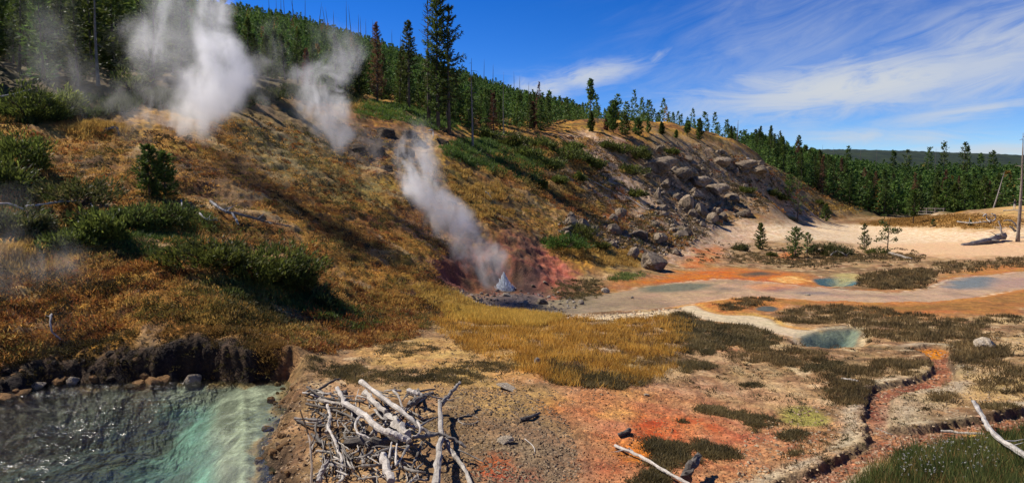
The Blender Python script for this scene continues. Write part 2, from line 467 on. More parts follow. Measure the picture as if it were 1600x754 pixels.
# ------------------------------------------------------------------ ground colours (soil, crust, bacterial mats, turf)
def bare_at(x, y):
    """0..1: where the turf of the slope is worn to soil"""
    return sstep(0.10, 0.24, fbm(x / 4.2, y / 3.0, 4, 171) - 0.12 * fbm(x / 14, y / 14, 2, 172))


def lerp3(C, col, m):
    return C + (np.asarray(col, float) - C) * m[..., None]


def mixc(a, b, t):
    return np.asarray(a, float) + (np.asarray(b, float) - np.asarray(a, float)) * np.clip(t, 0, 1)[..., None]


WN = [n_mid, n_small, n_tiny]


def zmask(pts, soft=0.5, warp=0.6, fine=0.25, n=3, margin=8, z=None):
    s = sdf(wpoly(pts, n, z), GX, GY, margin)
    return np.where(s < 900, sstep(soft, -soft, s + warp * n_mid + fine * n_small), 0)


GRIT = np.full(GX.shape, 0.35)
# slopes: heathery turf in gold, russet, olive and near-black brown
g1 = fbm(GX / 5.5, GY / 5.5, 4, 101) ; g2 = fbm(GX / 1.7, GY / 1.7, 4, 102); g3 = fbm(GX / 0.5, GY / 0.5, 3, 103); g4 = fbm(GX / 12, GY / 12, 3, 104)
Ch = mixc((0.175, 0.080, 0.023), (0.50, 0.275, 0.066), sstep(-0.5, 0.5, g1 * 0.6 + g2 * 0.9 + g3 * 0.5))
Ch = lerp3(Ch, (0.034, 0.024, 0.012), sstep(0.0, 0.30, g2 * 0.8 - g3 * 0.5 - 0.25 * g1) * 0.9)
Ch = lerp3(Ch, (0.46, 0.27, 0.07), sstep(0.16, 0.42, g1 * 0.7 - g2 * 0.5) * 0.6)
Ch = lerp3(Ch, (0.095, 0.085, 0.020), sstep(0.05, 0.5, g4 + 0.5 * g3) * 0.6)
bare = bare_at(GX, GY)
Ch = lerp3(Ch, mixc((0.225, 0.135, 0.060), (0.40, 0.275, 0.140), sstep(-0.3, 0.4, g2)), bare * 0.8 * (GR < 75))
Ch = lerp3(Ch, (0.20, 0.070, 0.025), sstep(0.10, 0.5, -g4 + 0.4 * g2) * 0.5)
# flats: buff mud with cream crust and brown dust
f1 = fbm(GX / 3.2, GY / 3.2, 4, 111); f2 = fbm(GX / 0.9, GY / 0.9, 4, 112); f3 = fbm(GX / 0.3, GY / 0.3, 2, 113)
Cf = mixc((0.190, 0.108, 0.052), (0.355, 0.222, 0.110), sstep(-0.45, 0.45, f1 * 0.7 + f2 * 0.6 + f3 * 0.25))
Cf = lerp3(Cf, (0.50, 0.39, 0.235), sstep(0.18, 0.5, f2 + 0.3 * f3) * 0.6)
Cf = lerp3(Cf, (0.115, 0.070, 0.035), sstep(0.05, 0.45, -f2 - 0.5 * f1) * 0.75)
Cf = lerp3(Cf, (0.095, 0.070, 0.030), sstep(0.12, 0.4, fbm(GX / 2.2, GY / 1.5, 4, 119)) * 0.6)
Cc = Ch * hill[..., None] + Cf * (1 - hill)[..., None]
GRIT = np.where(hill > 0.5, 0.30, 0.5)


def paint(pts, col, a=1.0, soft=0.5, warp=0.6, fine=0.25, col2=None, grit=None, z=None):
    global Cc, GRIT
    m = zmask(pts, soft, warp, fine, z=z) * a
    c = np.asarray(col, float) if col2 is None else mixc(col, col2, sstep(-0.4, 0.4, f2 * 0.8 + f3 * 0.5))
    Cc = lerp3(Cc, c, m)
    if grit is not None: GRIT = GRIT + (grit - GRIT) * m


# woodland floor
wood = np.where((hill > 0.5) & (GR > 50), sstep(0, 1, 1.0 - 0 * GR), 0)
# far white flat and the pink and buff ground round it
paint([(1120, 362), (1180, 348), (1300, 346), (1450, 351), (1800, 352), (1800, 402), (1500, 398), (1380, 392), (1320, 378), (1190, 374)], (0.66, 0.53, 0.36), 1, 3, 2, 1, (0.52, 0.36, 0.21), 0.1)
paint([(1340, 384), (1480, 378), (1620, 374), (1800, 376), (1800, 398), (1600, 402), (1500, 404), (1400, 398)], (0.55, 0.32, 0.17), 0.8, 3, 3, 1, (0.60, 0.41, 0.24), 0.1)
paint([(1440, 338), (1500, 334), (1570, 336), (1620, 350), (1560, 360), (1460, 356), (1340, 350), (1380, 342)], (0.28, 0.15, 0.045), 0.9, 3, 3, 1, (0.36, 0.20, 0.06), 0.2)
paint([(1190, 346), (1300, 343), (1420, 345), (1420, 349), (1300, 349), (1190, 350)], (0.17, 0.085, 0.03), 0.8, 2, 2, 1)
paint([(1560, 314), (1640, 310), (1640, 334), (1560, 332)], (0.46, 0.30, 0.12), 0.9, 3, 2, 1)
paint([(1390, 322), (1460, 318), (1460, 338), (1390, 336)], (0.60, 0.48, 0.33), 0.9, 3, 2, 1)
# pink-white scree and gullies on the knoll side
for ring, a in [([(922, 214), (968, 218), (962, 240), (985, 262), (1000, 290), (1035, 318), (1085, 348), (1120, 362), (1085, 366), (1040, 344), (992, 326), (950, 296), (928, 262), (905, 240)], 0.85),
                ([(880, 262), (935, 292), (990, 318), (1040, 348), (1080, 372), (1040, 366), (985, 340), (930, 312), (880, 282)], 0.6),
                ([(1160, 282), (1185, 287), (1215, 306), (1250, 324), (1300, 338), (1240, 338), (1205, 322), (1180, 300)], 0.95),
                ([(870, 214), (925, 205), (930, 212), (880, 222)], 0.7),
                ([(1085, 375), (1150, 352), (1200, 350), (1180, 380), (1120, 395), (1060, 412), (1040, 405)], 0.8)]:
    paint(ring, (0.62, 0.45, 0.31), a, 2.0, 3.2, 1.6, (0.42, 0.26, 0.155), 0.6)
paint([(1200, 272), (1260, 286), (1330, 318), (1400, 326), (1330, 340), (1260, 322), (1210, 300)], (0.32, 0.175, 0.05), 0.8, 3, 4, 1.5, (0.16, 0.10, 0.035))
paint(ROCKY, (0.36, 0.255, 0.165), 0.8, 4, 4, 2, (0.20, 0.130, 0.075), 0.7)
paint([(1030, 212), (1130, 232), (1230, 280), (1330, 326), (1260, 338), (1190, 330), (1130, 290), (1060, 250)], (0.40, 0.29, 0.185), 0.55, 4, 5, 2.5, (0.26, 0.165, 0.08), 0.6)
for e in [ell(1095, 407, 30, 9, rot=-14), ell(1110, 392, 22, 5, rot=-10), ell(985, 345, 18, 5), ell(955, 338, 14, 5), ell(1230, 400, 12, 6)]:
    paint(e, (0.42, 0.11, 0.035), 0.85, 0.9, 1.2, 0.5, (0.50, 0.22, 0.09))
# the geyser alcove: brick-red clay wall, grey silt floor
paint(ALC, (0.17, 0.060, 0.042), 0.8, 1.2, 1.8, 0.7, (0.085, 0.048, 0.036), 0.8)
paint([(845, 385), (880, 405), (905, 438), (890, 470), (850, 472), (838, 440), (850, 410)], (0.40, 0.15, 0.10), 0.9, 0.8, 1.0, 0.4, (0.30, 0.085, 0.055), 0.4)
paint([(740, 455), (790, 445), (840, 452), (870, 470), (860, 488), (800, 486), (755, 474)], (0.21, 0.165, 0.135), 0.95, 0.8, 0.9, 0.4, (0.14, 0.105, 0.085), 0.5)
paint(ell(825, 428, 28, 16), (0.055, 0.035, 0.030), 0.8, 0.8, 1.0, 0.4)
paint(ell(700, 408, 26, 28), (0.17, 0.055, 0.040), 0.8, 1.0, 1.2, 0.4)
# orange mats round the stream, then the silt of the stream itself
paint([(900, 455), (960, 440), (1040, 428), (1090, 420), (1140, 418), (1230, 424), (1275, 430), (1290, 446), (1340, 452), (1440, 452), (1480, 430), (1600, 410), (1800, 404), (1800, 478), (1640, 478), (1540, 492), (1400, 492), (1320, 480), (1240, 476), (1200, 490), (1170, 494), (1110, 500), (1070, 494), (1050, 480), (980, 482)],
      (0.40, 0.185, 0.060), 0.9, 1.2, 1.6, 0.8, (0.33, 0.120, 0.042), 0.3)
paint([(1000, 440), (1060, 428), (1130, 421), (1220, 427), (1270, 440), (1230, 448), (1150, 446), (1070, 446)], (0.50, 0.135, 0.032), 0.8, 1.0, 1.6, 0.9, (0.36, 0.13, 0.05), 0.2)
paint([(1200, 466), (1290, 474), (1400, 476), (1500, 472), (1545, 464), (1640, 452), (1800, 448), (1800, 462), (1640, 474), (1540, 486), (1400, 484), (1280, 480)], (0.185, 0.090, 0.030), 0.9, 0.9, 1.2, 0.6, (0.30, 0.150, 0.050), 0.25)
paint([(1290, 476), (1400, 480), (1480, 478), (1440, 486), (1340, 484)], (0.20, 0.10, 0.03), 0.7, 0.6, 0.8, 0.3)
m = np.where(s_str < 900, sstep(0.25, -0.25, ss_), 0); t = np.clip((np.degrees(np.arctan2(GX, GY)) - 2) / 34, 0, 1)
silt = mixc((0.240, 0.185, 0.120), (0.46, 0.295, 0.180), sstep(0.0, 0.5, t)); silt = silt * (1 - 0.25 * sstep(0, 0.5, f1)[..., None])
Cc = lerp3(Cc, silt, m); GRIT = GRIT * (1 - m)
mr = np.where(s_str < 900, np.exp(-((ss_ - 0.22) / 0.16) ** 2) * sstep(0.1, 0.35, t) * sstep(-0.3, 0.15, f2), 0)
Cc = lerp3(Cc, (0.66, 0.50, 0.33), mr * 0.85)
for e, c_, a in [(ell(1060, 446, 58, 7, rot=-3), (0.115, 0.125, 0.085), 0.85), (ell(1185, 424, 24, 4), (0.05, 0.05, 0.035), 0.9), (ell(1210, 446, 34, 6), (0.55, 0.23, 0.10), 0.8),
                 (ell(1520, 440, 44, 9, rot=-4), (0.13, 0.15, 0.15), 0.9), (ell(1130, 449, 18, 3), (0.10, 0.08, 0.07), 0.7), (ell(1270, 455, 30, 2.5), (0.14, 0.11, 0.11), 0.7), (ell(1218, 450, 20, 3), (0.13, 0.10, 0.10), 0.7), (ell(1590, 440, 40, 8), (0.36, 0.22, 0.16), 0.8)]:
    paint(e, c_, a, 0.8, 0.7, 0.3, z=Z_STREAM)
mrun = np.where(s_run < 900, sstep(0.2, -0.2, sr_), 0)
Cc = lerp3(Cc, (0.50, 0.40, 0.255), mrun); GRIT = GRIT * (1 - mrun)
mrr = np.where(s_run < 900, np.exp(-((sr_ - 0.25) / 0.15) ** 2), 0); Cc = lerp3(Cc, (0.45, 0.26, 0.085), mrr * 0.8)
paint([(960, 491), (1030, 485), (1062, 480), (1062, 487), (1010, 497), (930, 500), (880, 498)], (0.58, 0.45, 0.28), 0.85, 0.35, 0.5, 0.3)
mb = np.where(s_blu < 900, sstep(0.15, -0.2, sb_), 0); Cc = lerp3(Cc, mixc((0.18, 0.20, 0.13), (0.035, 0.065, 0.055), sstep(0.2, 1.0, -sb_)), mb); GRIT = GRIT * (1 - mb)
mbr = np.where(s_blu < 900, np.exp(-((sb_ - 0.22) / 0.14) ** 2), 0); Cc = lerp3(Cc, (0.46, 0.36, 0.22), mbr * 0.8)
mt = np.where(s_tea < 900, sstep(0.2, -0.2, st_), 0); Cc = lerp3(Cc, (0.055, 0.11, 0.115), mt)
paint(ell(1235, 437, 26, 6), (0.64, 0.41, 0.17), 0.9, 0.5, 0.7, 0.4, (0.50, 0.22, 0.06), 0.3)
paint(ell(1325, 432, 26, 5), (0.36, 0.30, 0.12), 0.8, 0.6, 0.7, 0.4)
me = np.where(s_eye < 900, sstep(0.15, -0.15, s_eye + 0.1 * n_small), 0); Cc = lerp3(Cc, (0.07, 0.075, 0.065), me)
# pale crust mounds on the middle flat
for e in [ell(1205, 545, 40, 12), ell(1120, 562, 30, 8), ell(1165, 600, 34, 10), ell(1230, 622, 40, 20), ell(1040, 585, 36, 12), ell(1320, 575, 30, 8), ell(1420, 580, 44, 12), ell(1550, 590, 60, 20), ell(1600, 540, 50, 12), ell(1560, 500, 40, 7)]:
    paint(e, (0.50, 0.375, 0.215), 0.75, 0.6, 0.9, 0.4, (0.42, 0.27, 0.13), 0.3)
paint(ell(1135, 543, 26, 10), (0.36, 0.14, 0.065), 0.85, 0.4, 0.5, 0.2, (0.44, 0.22, 0.11), 0.3)
paint(ell(1500, 610, 90, 22), (0.43, 0.28, 0.125), 0.7, 0.9, 1.2, 0.4, None, 0.3)
# scattered tan clearing between the turf and the wood pile
paint([(560, 548), (650, 528), (740, 530), (840, 548), (845, 580), (780, 592), (700, 588), (620, 570)], (0.46, 0.295, 0.115), 0.9, 0.6, 1.0, 0.5, (0.30, 0.175, 0.06), 0.5)
# orange and red clay of the near flat
paint([(835, 640), (895, 606), (985, 602), (1060, 612), (1120, 628), (1190, 655), (1260, 700), (1200, 740), (1100, 760), (1000, 800), (900, 800), (880, 740), (905, 690)],
      (0.34, 0.115, 0.056), 0.95, 0.9, 1.1, 0.5, (0.42, 0.190, 0.098), 0.75)
paint([(975, 668), (1030, 650), (1070, 655), (1130, 668), (1080, 682), (1010, 690), (985, 705), (955, 690)], (0.42, 0.085, 0.036), 0.85, 0.7, 0.9, 0.5, (0.44, 0.150, 0.062), 0.7)
paint(ell(955, 648, 34, 10), (0.55, 0.31, 0.10), 0.7, 0.4, 0.4, 0.2)
paint(ell(1000, 705, 36, 18), (0.50, 0.19, 0.045), 0.7, 0.4, 0.4, 0.2)
paint([(900, 615), (1000, 606), (1060, 616), (1000, 634), (920, 640)], (0.42, 0.21, 0.085), 0.7, 0.5, 0.5, 0.3)
paint([(1000, 612), (1080, 590), (1200, 600), (1330, 650), (1350, 690), (1260, 740), (1200, 700), (1110, 640)], (0.30, 0.155, 0.080), 0.65, 0.8, 1.2, 0.7, (0.40, 0.235, 0.125), 0.7)
paint([(1110, 535), (1180, 560), (1240, 600), (1180, 625), (1110, 610), (1060, 590)], (0.27, 0.150, 0.075), 0.6, 0.7, 1.2, 0.7, (0.40, 0.27, 0.15), 0.6)
# grey-brown gravel between pile and clay
paint([(700, 640), (780, 612), (860, 640), (905, 690), (880, 760), (860, 820), (690, 820), (680, 720)], (0.225, 0.145, 0.075), 0.85, 0.9, 1.1, 0.6, (0.125, 0.080, 0.042), 1.0)
paint([(760, 690), (830, 668), (870, 700), (850, 760), (780, 760)], (0.155, 0.110, 0.065), 0.7, 0.8, 1.0, 0.6, (0.22, 0.165, 0.10), 1.0)
paint(ell(775, 728, 36, 22), (0.30, 0.055, 0.030), 0.8, 0.35, 0.5, 0.3, (0.24, 0.11, 0.06), 0.8)
paint(ell(860, 632, 14, 10), (0.42, 0.10, 0.035), 0.7, 0.35, 0.4, 0.3)
paint([(660, 600), (740, 590), (850, 605), (870, 625), (800, 650), (720, 640)], (0.40, 0.25, 0.095), 0.7, 0.6, 0.8, 0.4, (0.28, 0.17, 0.07), 0.7)
paint(ell(835, 585, 60, 12), (0.46, 0.21, 0.085), 0.5, 0.6, 0.7, 0.4)
# terrace round the pool: rusty rim
paint([(415, 800), (412, 720), (432, 650), (450, 600), (470, 580), (490, 610), (480, 660), (460, 720), (450, 800)], (0.20, 0.105, 0.050), 0.9, 0.4, 0.6, 0.4, (0.33, 0.20, 0.10), 0.9)
# right hand mud: russet with pale lips
paint([(1190, 655), (1280, 660), (1350, 650), (1360, 690), (1300, 745), (1200, 790), (1120, 790), (1150, 730)], (0.27, 0.125, 0.060), 0.85, 0.6, 0.8, 0.4, (0.40, 0.225, 0.105), 0.8)
paint([(1200, 740), (1260, 712), (1330, 690), (1352, 694), (1310, 716), (1250, 742), (1210, 758)], (0.36, 0.235, 0.115), 0.85, 0.3, 0.5, 0.3, (0.22, 0.14, 0.07), 0.6)
paint([(1220, 640), (1262, 634), (1300, 652), (1290, 662), (1250, 664), (1228, 654)], (0.23, 0.215, 0.055), 0.9, 0.25, 0.35, 0.2)
mc = np.where(s_chn < 900, sstep(0.06, -0.06, sc_), 0); tz = sstep(-0.4, 0.4, f2 + 0.4 * f3)
Cc = lerp3(Cc, mixc((0.175, 0.062, 0.032), (0.30, 0.135, 0.070), tz), mc); GRIT = GRIT + (0.9 - GRIT) * mc
paint([(1438, 542), (1470, 541), (1476, 550), (1445, 553)], (0.45, 0.16, 0.03), 0.9, 0.3, 0.3, 0.1)
ml = np.where(s_chn < 900, np.exp(-((sc_ - 0.38) / 0.26) ** 2) * sstep(-0.5, 0.1, f1 + f2 * 0.6), 0); Cc = lerp3(Cc, (0.37, 0.31, 0.215), ml * 0.8)
mlw = np.where((s_chn < 900), np.exp(-((sc_ - 0.07) / 0.07) ** 2), 0); Cc = lerp3(Cc, (0.075, 0.052, 0.035), mlw * 0.75)  # shade of the undercut edge painted as a thin dark line
paint([(1388, 650), (1396, 622), (1440, 616), (1500, 612), (1470, 640), (1440, 662), (1400, 664)], (0.36, 0.29, 0.18), 0.55, 0.4, 0.6, 0.3)
paint(ell(1530, 668, 14, 4), (0.60, 0.40, 0.10), 0.9, 0.15, 0.15, 0.1)
paint([(1380, 735), (1450, 700), (1620, 668), (1800, 650), (1800, 860), (1300, 860)], (0.14, 0.095, 0.035), 0.9, 0.5, 0.6, 0.3, (0.24, 0.15, 0.05))
# hillside accents
for e, c_, a in [(ell(150, 205, 70, 16), (0.36, 0.20, 0.055), 0.8), (ell(60, 410, 80, 30), (0.42, 0.255, 0.085), 0.85), (ell(340, 490, 60, 18), (0.36, 0.20, 0.05), 0.8),
                 (ell(560, 168, 50, 10), (0.38, 0.22, 0.07), 0.8), (ell(430, 200, 90, 40), (0.20, 0.155, 0.075), 0.6), (ell(480, 262, 80, 38), (0.16, 0.135, 0.055), 0.7), (ell(560, 300, 60, 20), (0.20, 0.17, 0.05), 0.6),
                 (ell(360, 270, 60, 26), (0.16, 0.082, 0.045), 0.7), (ell(480, 400, 80, 50), (0.26, 0.115, 0.030), 0.5), (ell(560, 495, 80, 20), (0.20, 0.075, 0.025), 0.7), (ell(660, 345, 40, 30), (0.12, 0.052, 0.034), 0.75),
                 (ell(740, 300, 60, 14), (0.34, 0.19, 0.05), 0.7), (ell(790, 262, 40, 12), (0.36, 0.20, 0.055), 0.7), (ell(890, 300, 26, 12), (0.42, 0.24, 0.06), 0.8), (ell(845, 240, 24, 8, rot=30), (0.40, 0.23, 0.06), 0.8), (ell(905, 385, 46, 20), (0.34, 0.20, 0.05), 0.8), (ell(960, 405, 40, 14), (0.30, 0.18, 0.05), 0.8),
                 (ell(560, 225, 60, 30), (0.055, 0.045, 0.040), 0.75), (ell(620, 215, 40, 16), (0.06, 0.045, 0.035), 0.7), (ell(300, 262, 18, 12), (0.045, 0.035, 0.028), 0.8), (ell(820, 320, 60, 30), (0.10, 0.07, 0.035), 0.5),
                 (ell(760, 560, 60, 10), (0.44, 0.28, 0.12), 0.5), (ell(905, 450, 40, 14), (0.14, 0.10, 0.05), 0.7)]:
    paint(e, c_, a, 0.12 * max(8, 1) * (1 if e[0][1] > 380 else 2), 1.6, 0.8)
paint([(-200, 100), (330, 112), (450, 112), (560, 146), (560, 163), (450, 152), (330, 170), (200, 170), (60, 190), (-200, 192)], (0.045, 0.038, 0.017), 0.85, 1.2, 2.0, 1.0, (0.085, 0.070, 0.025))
# bare earth of the bank above the pool, its shade darkened into the colour
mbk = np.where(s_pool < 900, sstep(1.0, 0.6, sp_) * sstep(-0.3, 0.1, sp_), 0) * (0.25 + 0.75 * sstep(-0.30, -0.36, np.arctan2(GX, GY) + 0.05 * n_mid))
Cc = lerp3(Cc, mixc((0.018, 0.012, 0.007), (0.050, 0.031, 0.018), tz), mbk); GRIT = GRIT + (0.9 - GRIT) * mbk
# pool bed: rusty margin, grey silt, turquoise deep crust
inside = np.where(s_pool < 900, sstep(0.05, -0.15, sp_), 0)
dep = Z_POOL - Z
bed = mixc((0.29, 0.26, 0.195), (0.165, 0.265, 0.205), sstep(0.28, 0.75, dep + 0.25 * n_mid))
bed = bed * (0.62 + 0.75 * sstep(-0.4, 0.45, f2 + 0.5 * f3))[..., None]
bed = lerp3(bed, (0.06, 0.055, 0.045), sstep(0.02, 0.42, f1 + 0.5 * f2) * 0.85 * shelf[..., None][..., 0])
bed = lerp3(bed, (0.085, 0.060, 0.040), sstep(-0.44, -0.58, np.arctan2(GX, GY) + 0.15 * f1) * 0.85)
bed = lerp3(bed, (0.42, 0.38, 0.285), np.exp(-(rd / 0.09) ** 2) * 0.6)
bed = lerp3(bed, (0.40, 0.19, 0.075), sstep(-0.28, -0.02, sp_ + 0.25 * f2) * 0.75)
Cc = lerp3(Cc, bed, inside); GRIT = GRIT * (1 - inside) + 0.5 * inside
# woodland floor under the trees and far ground
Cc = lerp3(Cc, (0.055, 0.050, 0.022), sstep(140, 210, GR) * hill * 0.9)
Cc = np.clip(Cc * (1 + 0.16 * n_tiny[..., None] * near_w[..., None]), 0.01, 0.8)


# ------------------------------------------------------------------ mesh helpers
def mesh_from(name, V, quads=None, tris=None, C=None, mat=None, smooth=False, attrs=None):
    me = bpy.data.meshes.new(name)
    V = np.asarray(V, np.float32); nq = 0 if quads is None else len(quads); nt = 0 if tris is None else len(tris)
    me.vertices.add(len(V)); me.vertices.foreach_set('co', V.ravel())
    idx = []
    if nq: idx.append(np.asarray(quads, np.int32).ravel())
    if nt: idx.append(np.asarray(tris, np.int32).ravel())
    idx = np.concatenate(idx)
    me.loops.add(len(idx)); me.loops.foreach_set('vertex_index', idx)
    me.polygons.add(nq + nt)
    st = np.concatenate([np.arange(nq) * 4, nq * 4 + np.arange(nt) * 3]).astype(np.int32)
    me.polygons.foreach_set('loop_start', st)
    me.polygons.foreach_set('use_smooth', np.full(nq + nt, smooth))
    if C is not None:
        a = me.color_attributes.new('Col', 'FLOAT_COLOR', 'POINT')
        a.data.foreach_set('color', np.concatenate([C, np.ones((len(C), 1))], 1).astype(np.float32).ravel())
    for k, v in (attrs or {}).items():
        a = me.attributes.new(k, 'FLOAT', 'POINT'); a.data.foreach_set('value', np.asarray(v, np.float32).ravel())
    me.update(calc_edges=True); me.validate()
    if mat: me.materials.append(mat)
    return me


def link(name, me, parent=None, loc=None):
    o = bpy.data.objects.new(name, me); COL.objects.link(o)
    if parent is not None: o.parent = parent
    if loc is not None: o.location = loc
    return o


def tag(o, label=None, cat=None, group=None, kind=None):
    if label: o['label'] = label
    if cat: o['category'] = cat
    if group: o['group'] = group
    if kind: o['kind'] = kind
    return o


def thing(name, loc, label, cat, group=None, rz=0):
    o = bpy.data.objects.new(name, None); COL.objects.link(o); o.empty_display_size = 0.2
    o.location = loc; o.rotation_euler = (0, 0, rz)
    return tag(o, label, cat, group)


class Acc:
    """collects quads and triangles with vertex colours into one mesh"""
    def __init__(self): self.V = []; self.Q = []; self.T = []; self.C = []; self.n = 0
    def add(self, V, Q=None, T=None, C=(0.5, 0.5, 0.5)):
        V = np.asarray(V, float); self.V.append(V)
        if Q is not None: self.Q.append(np.asarray(Q) + self.n)
        if T is not None: self.T.append(np.asarray(T) + self.n)
        C = np.asarray(C, float); self.C.append(np.broadcast_to(C, (len(V), 3)) if C.ndim == 1 else C)
        self.n += len(V); return self
    def mesh(self, name, mat, smooth=False):
        return mesh_from(name, np.concatenate(self.V), np.concatenate(self.Q) if self.Q else None, np.concatenate(self.T) if self.T else None, np.concatenate(self.C), mat, smooth)


def blades(P, D, size, width, rng, C, mid=0.45):
    """kite shaped leaves from P along D"""
    n = len(P); D = D / (np.linalg.norm(D, axis=1, keepdims=True) + 1e-9)
    s = np.cross(D, rng.normal(size=(n, 3))); s /= (np.linalg.norm(s, axis=1, keepdims=True) + 1e-9)
    size = np.broadcast_to(np.asarray(size, float), (n,))[:, None]; w = np.broadcast_to(np.asarray(width, float), (n,))[:, None]
    m = P + D * size * mid
    V = np.stack([P, m + s * w, P + D * size, m - s * w], 1).reshape(-1, 3)
    Q = np.arange(n * 4).reshape(n, 4)
    return V, Q, np.repeat(C, 4, 0)


def tube(path, radii, n=6, rng=None, rough=0.0, cap=True, C=(0.3, 0.3, 0.3)):
    P = np.asarray(path, float); R = np.broadcast_to(np.asarray(radii, float), (len(P),)); k = len(P)
    T = np.gradient(P, axis=0); T /= (np.linalg.norm(T, axis=1, keepdims=True) + 1e-9)
    ref = np.array([0.31, 0.17, 0.93]) if abs(T[0][2]) < 0.9 else np.array([1.0, 0.1, 0.0])
    u = np.cross(T, ref); u /= (np.linalg.norm(u, axis=1, keepdims=True) + 1e-9); v = np.cross(T, u)
    a = np.linspace(0, 2 * np.pi, n, endpoint=False)
    rr = R[:, None] * (1 + (rough * rng.normal(size=(k, n)) if rng is not None and rough else 0))
    V = P[:, None] + (np.cos(a)[None, :, None] * u[:, None] + np.sin(a)[None, :, None] * v[:, None]) * np.reshape(rr, (k, n, 1)) if np.ndim(rr) > 1 and rr.shape[1] == n else P[:, None] + (np.cos(a)[None, :, None] * u[:, None] + np.sin(a)[None, :, None] * v[:, None]) * R[:, None, None]
    V = V.reshape(-1, 3); Q = []
    for i in range(k - 1):
        for j in range(n):
            Q.append((i * n + j, i * n + (j + 1) % n, (i + 1) * n + (j + 1) % n, (i + 1) * n + j))
    T_ = []
    if cap:
        c0, c1 = len(V), len(V) + 1; V = np.concatenate([V, P[:1], P[-1:]])
        for j in range(n):
            T_.append((c0, (j + 1) % n, j)); T_.append((c1, (k - 1) * n + j, (k - 1) * n + (j + 1) % n))
    return V, np.array(Q), (np.array(T_) if T_ else None), C


def curve_pts(pts, n=4):
    P = np.array(pts, float)
    if len(P) < 3: return np.array([P[0] + (P[-1] - P[0]) * t for t in np.linspace(0, 1, n + 1)])
    P = np.concatenate([[2 * P[0] - P[1]], P, [2 * P[-1] - P[-2]]]); out = []
    for i in range(1, len(P) - 2):
        a, b, c, d = P[i - 1:i + 3]
        for t in np.linspace(0, 1, n, endpoint=False):
            out.append(0.5 * (2 * b + (c - a) * t + (2 * a - 5 * b + 4 * c - d) * t * t + (3 * b - a - 3 * c + d) * t ** 3))
    out.append(P[-2]); return np.array(out)


# ------------------------------------------------------------------ materials
def material(name):
    m = bpy.data.materials.new(name); m.use_nodes = True; nt = NT(m.node_tree); nt.n.clear()
    out = nt.new('OutputMaterial'); return m, nt, out


def colattr(nt):
    return nt.new('Attribute', attribute_name='Col').outputs['Color']


def make_ground_mat():
    m, nt, out = material('soil_and_turf')
    tc = nt.new('TexCoord'); co = tc.outputs['Object']; grit = nt.new('Attribute', attribute_name='Grit').outputs['Fac']
    wet = nt.new('Attribute', attribute_name='Wet').outputs['Fac']
    c = colattr(nt)
    a = nt.noise(co, 2.3, 6, 0.65); b = nt.noise(co, 11.0, 5, 0.7, 0.4); d = nt.noise(co, 0.6, 4, 0.6)
    k = nt.math('ADD', nt.math('MULTIPLY', a, 0.55), nt.math('MULTIPLY', b, 0.65))
    f = nt.rng(k, 0.38, 0.84, 0.50, 1.55, False)
    vc = nt.new('VectorMath'); vc.operation = 'SCALE'; nt.put(vc.inputs[0], c); nt.put(vc.inputs['Scale'], f)
    hue = nt.new('HueSaturation'); nt.put(hue.inputs['Color'], vc.outputs[0]); nt.put(hue.inputs['Hue'], nt.rng(d, 0.3, 0.7, 0.488, 0.512, False)); hue.inputs['Saturation'].default_value = 1.08
    # loose stones: cells of their own tone
    vo = nt.new('TexVoronoi'); nt.put(vo.inputs['Vector'], co); vo.inputs['Scale'].default_value = 9.0; vo.inputs['Randomness'].default_value = 1.0
    vo2 = nt.new('TexVoronoi'); nt.put(vo2.inputs['Vector'], co); vo2.inputs['Scale'].default_value = 24.0
    bw = nt.new('RGBToBW'); nt.put(bw.inputs[0], vo.outputs['Color'])
    bw2 = nt.new('RGBToBW'); nt.put(bw2.inputs[0], vo2.outputs['Color'])
    st = nt.rng(bw.outputs[0], 0.2, 0.8, 0.62, 1.42, False); st2 = nt.rng(bw2.outputs[0], 0.2, 0.8, 0.70, 1.34, False)
    stm = nt.math('MULTIPLY', st, st2)
    g = nt.math('MULTIPLY', grit, nt.rng(nt.noise(co, 1.1, 3), 0.35, 0.65, 0.35, 1.0))
    stf = nt.math('ADD', 1.0, nt.math('MULTIPLY', nt.math('SUBTRACT', stm, 1.0), g))
    vc2 = nt.new('VectorMath'); vc2.operation = 'SCALE'; nt.put(vc2.inputs[0], hue.outputs[0]); nt.put(vc2.inputs['Scale'], stf)
    bs = nt.new('BsdfPrincipled'); nt.put(bs.inputs['Base Color'], vc2.outputs[0])
    nt.put(bs.inputs['Roughness'], nt.rng(wet, 0, 1, 0.95, 0.30, False)); bs.inputs['Specular IOR Level'].default_value = 0.25
    h1 = nt.math('MULTIPLY', nt.math('ADD', nt.math('MULTIPLY', a, 0.10), nt.math('MULTIPLY', b, 0.035)), nt.math('SUBTRACT', 1.0, wet))
    h2 = nt.math('ADD', nt.math('MULTIPLY', nt.math('SUBTRACT', 0.6, vo.outputs['Distance']), 0.045), nt.math('MULTIPLY', nt.math('SUBTRACT', 0.6, vo2.outputs['Distance']), 0.018))
    h = nt.math('ADD', h1, nt.math('MULTIPLY', h2, g))
    bp = nt.new('Bump'); bp.inputs['Strength'].default_value = 0.9; bp.inputs['Distance'].default_value = 1.0; nt.put(bp.inputs['Height'], h)
    nt.put(bs.inputs['Normal'], bp.outputs[0]); nt.l.new(bs.outputs[0], out.inputs[0])
    return m


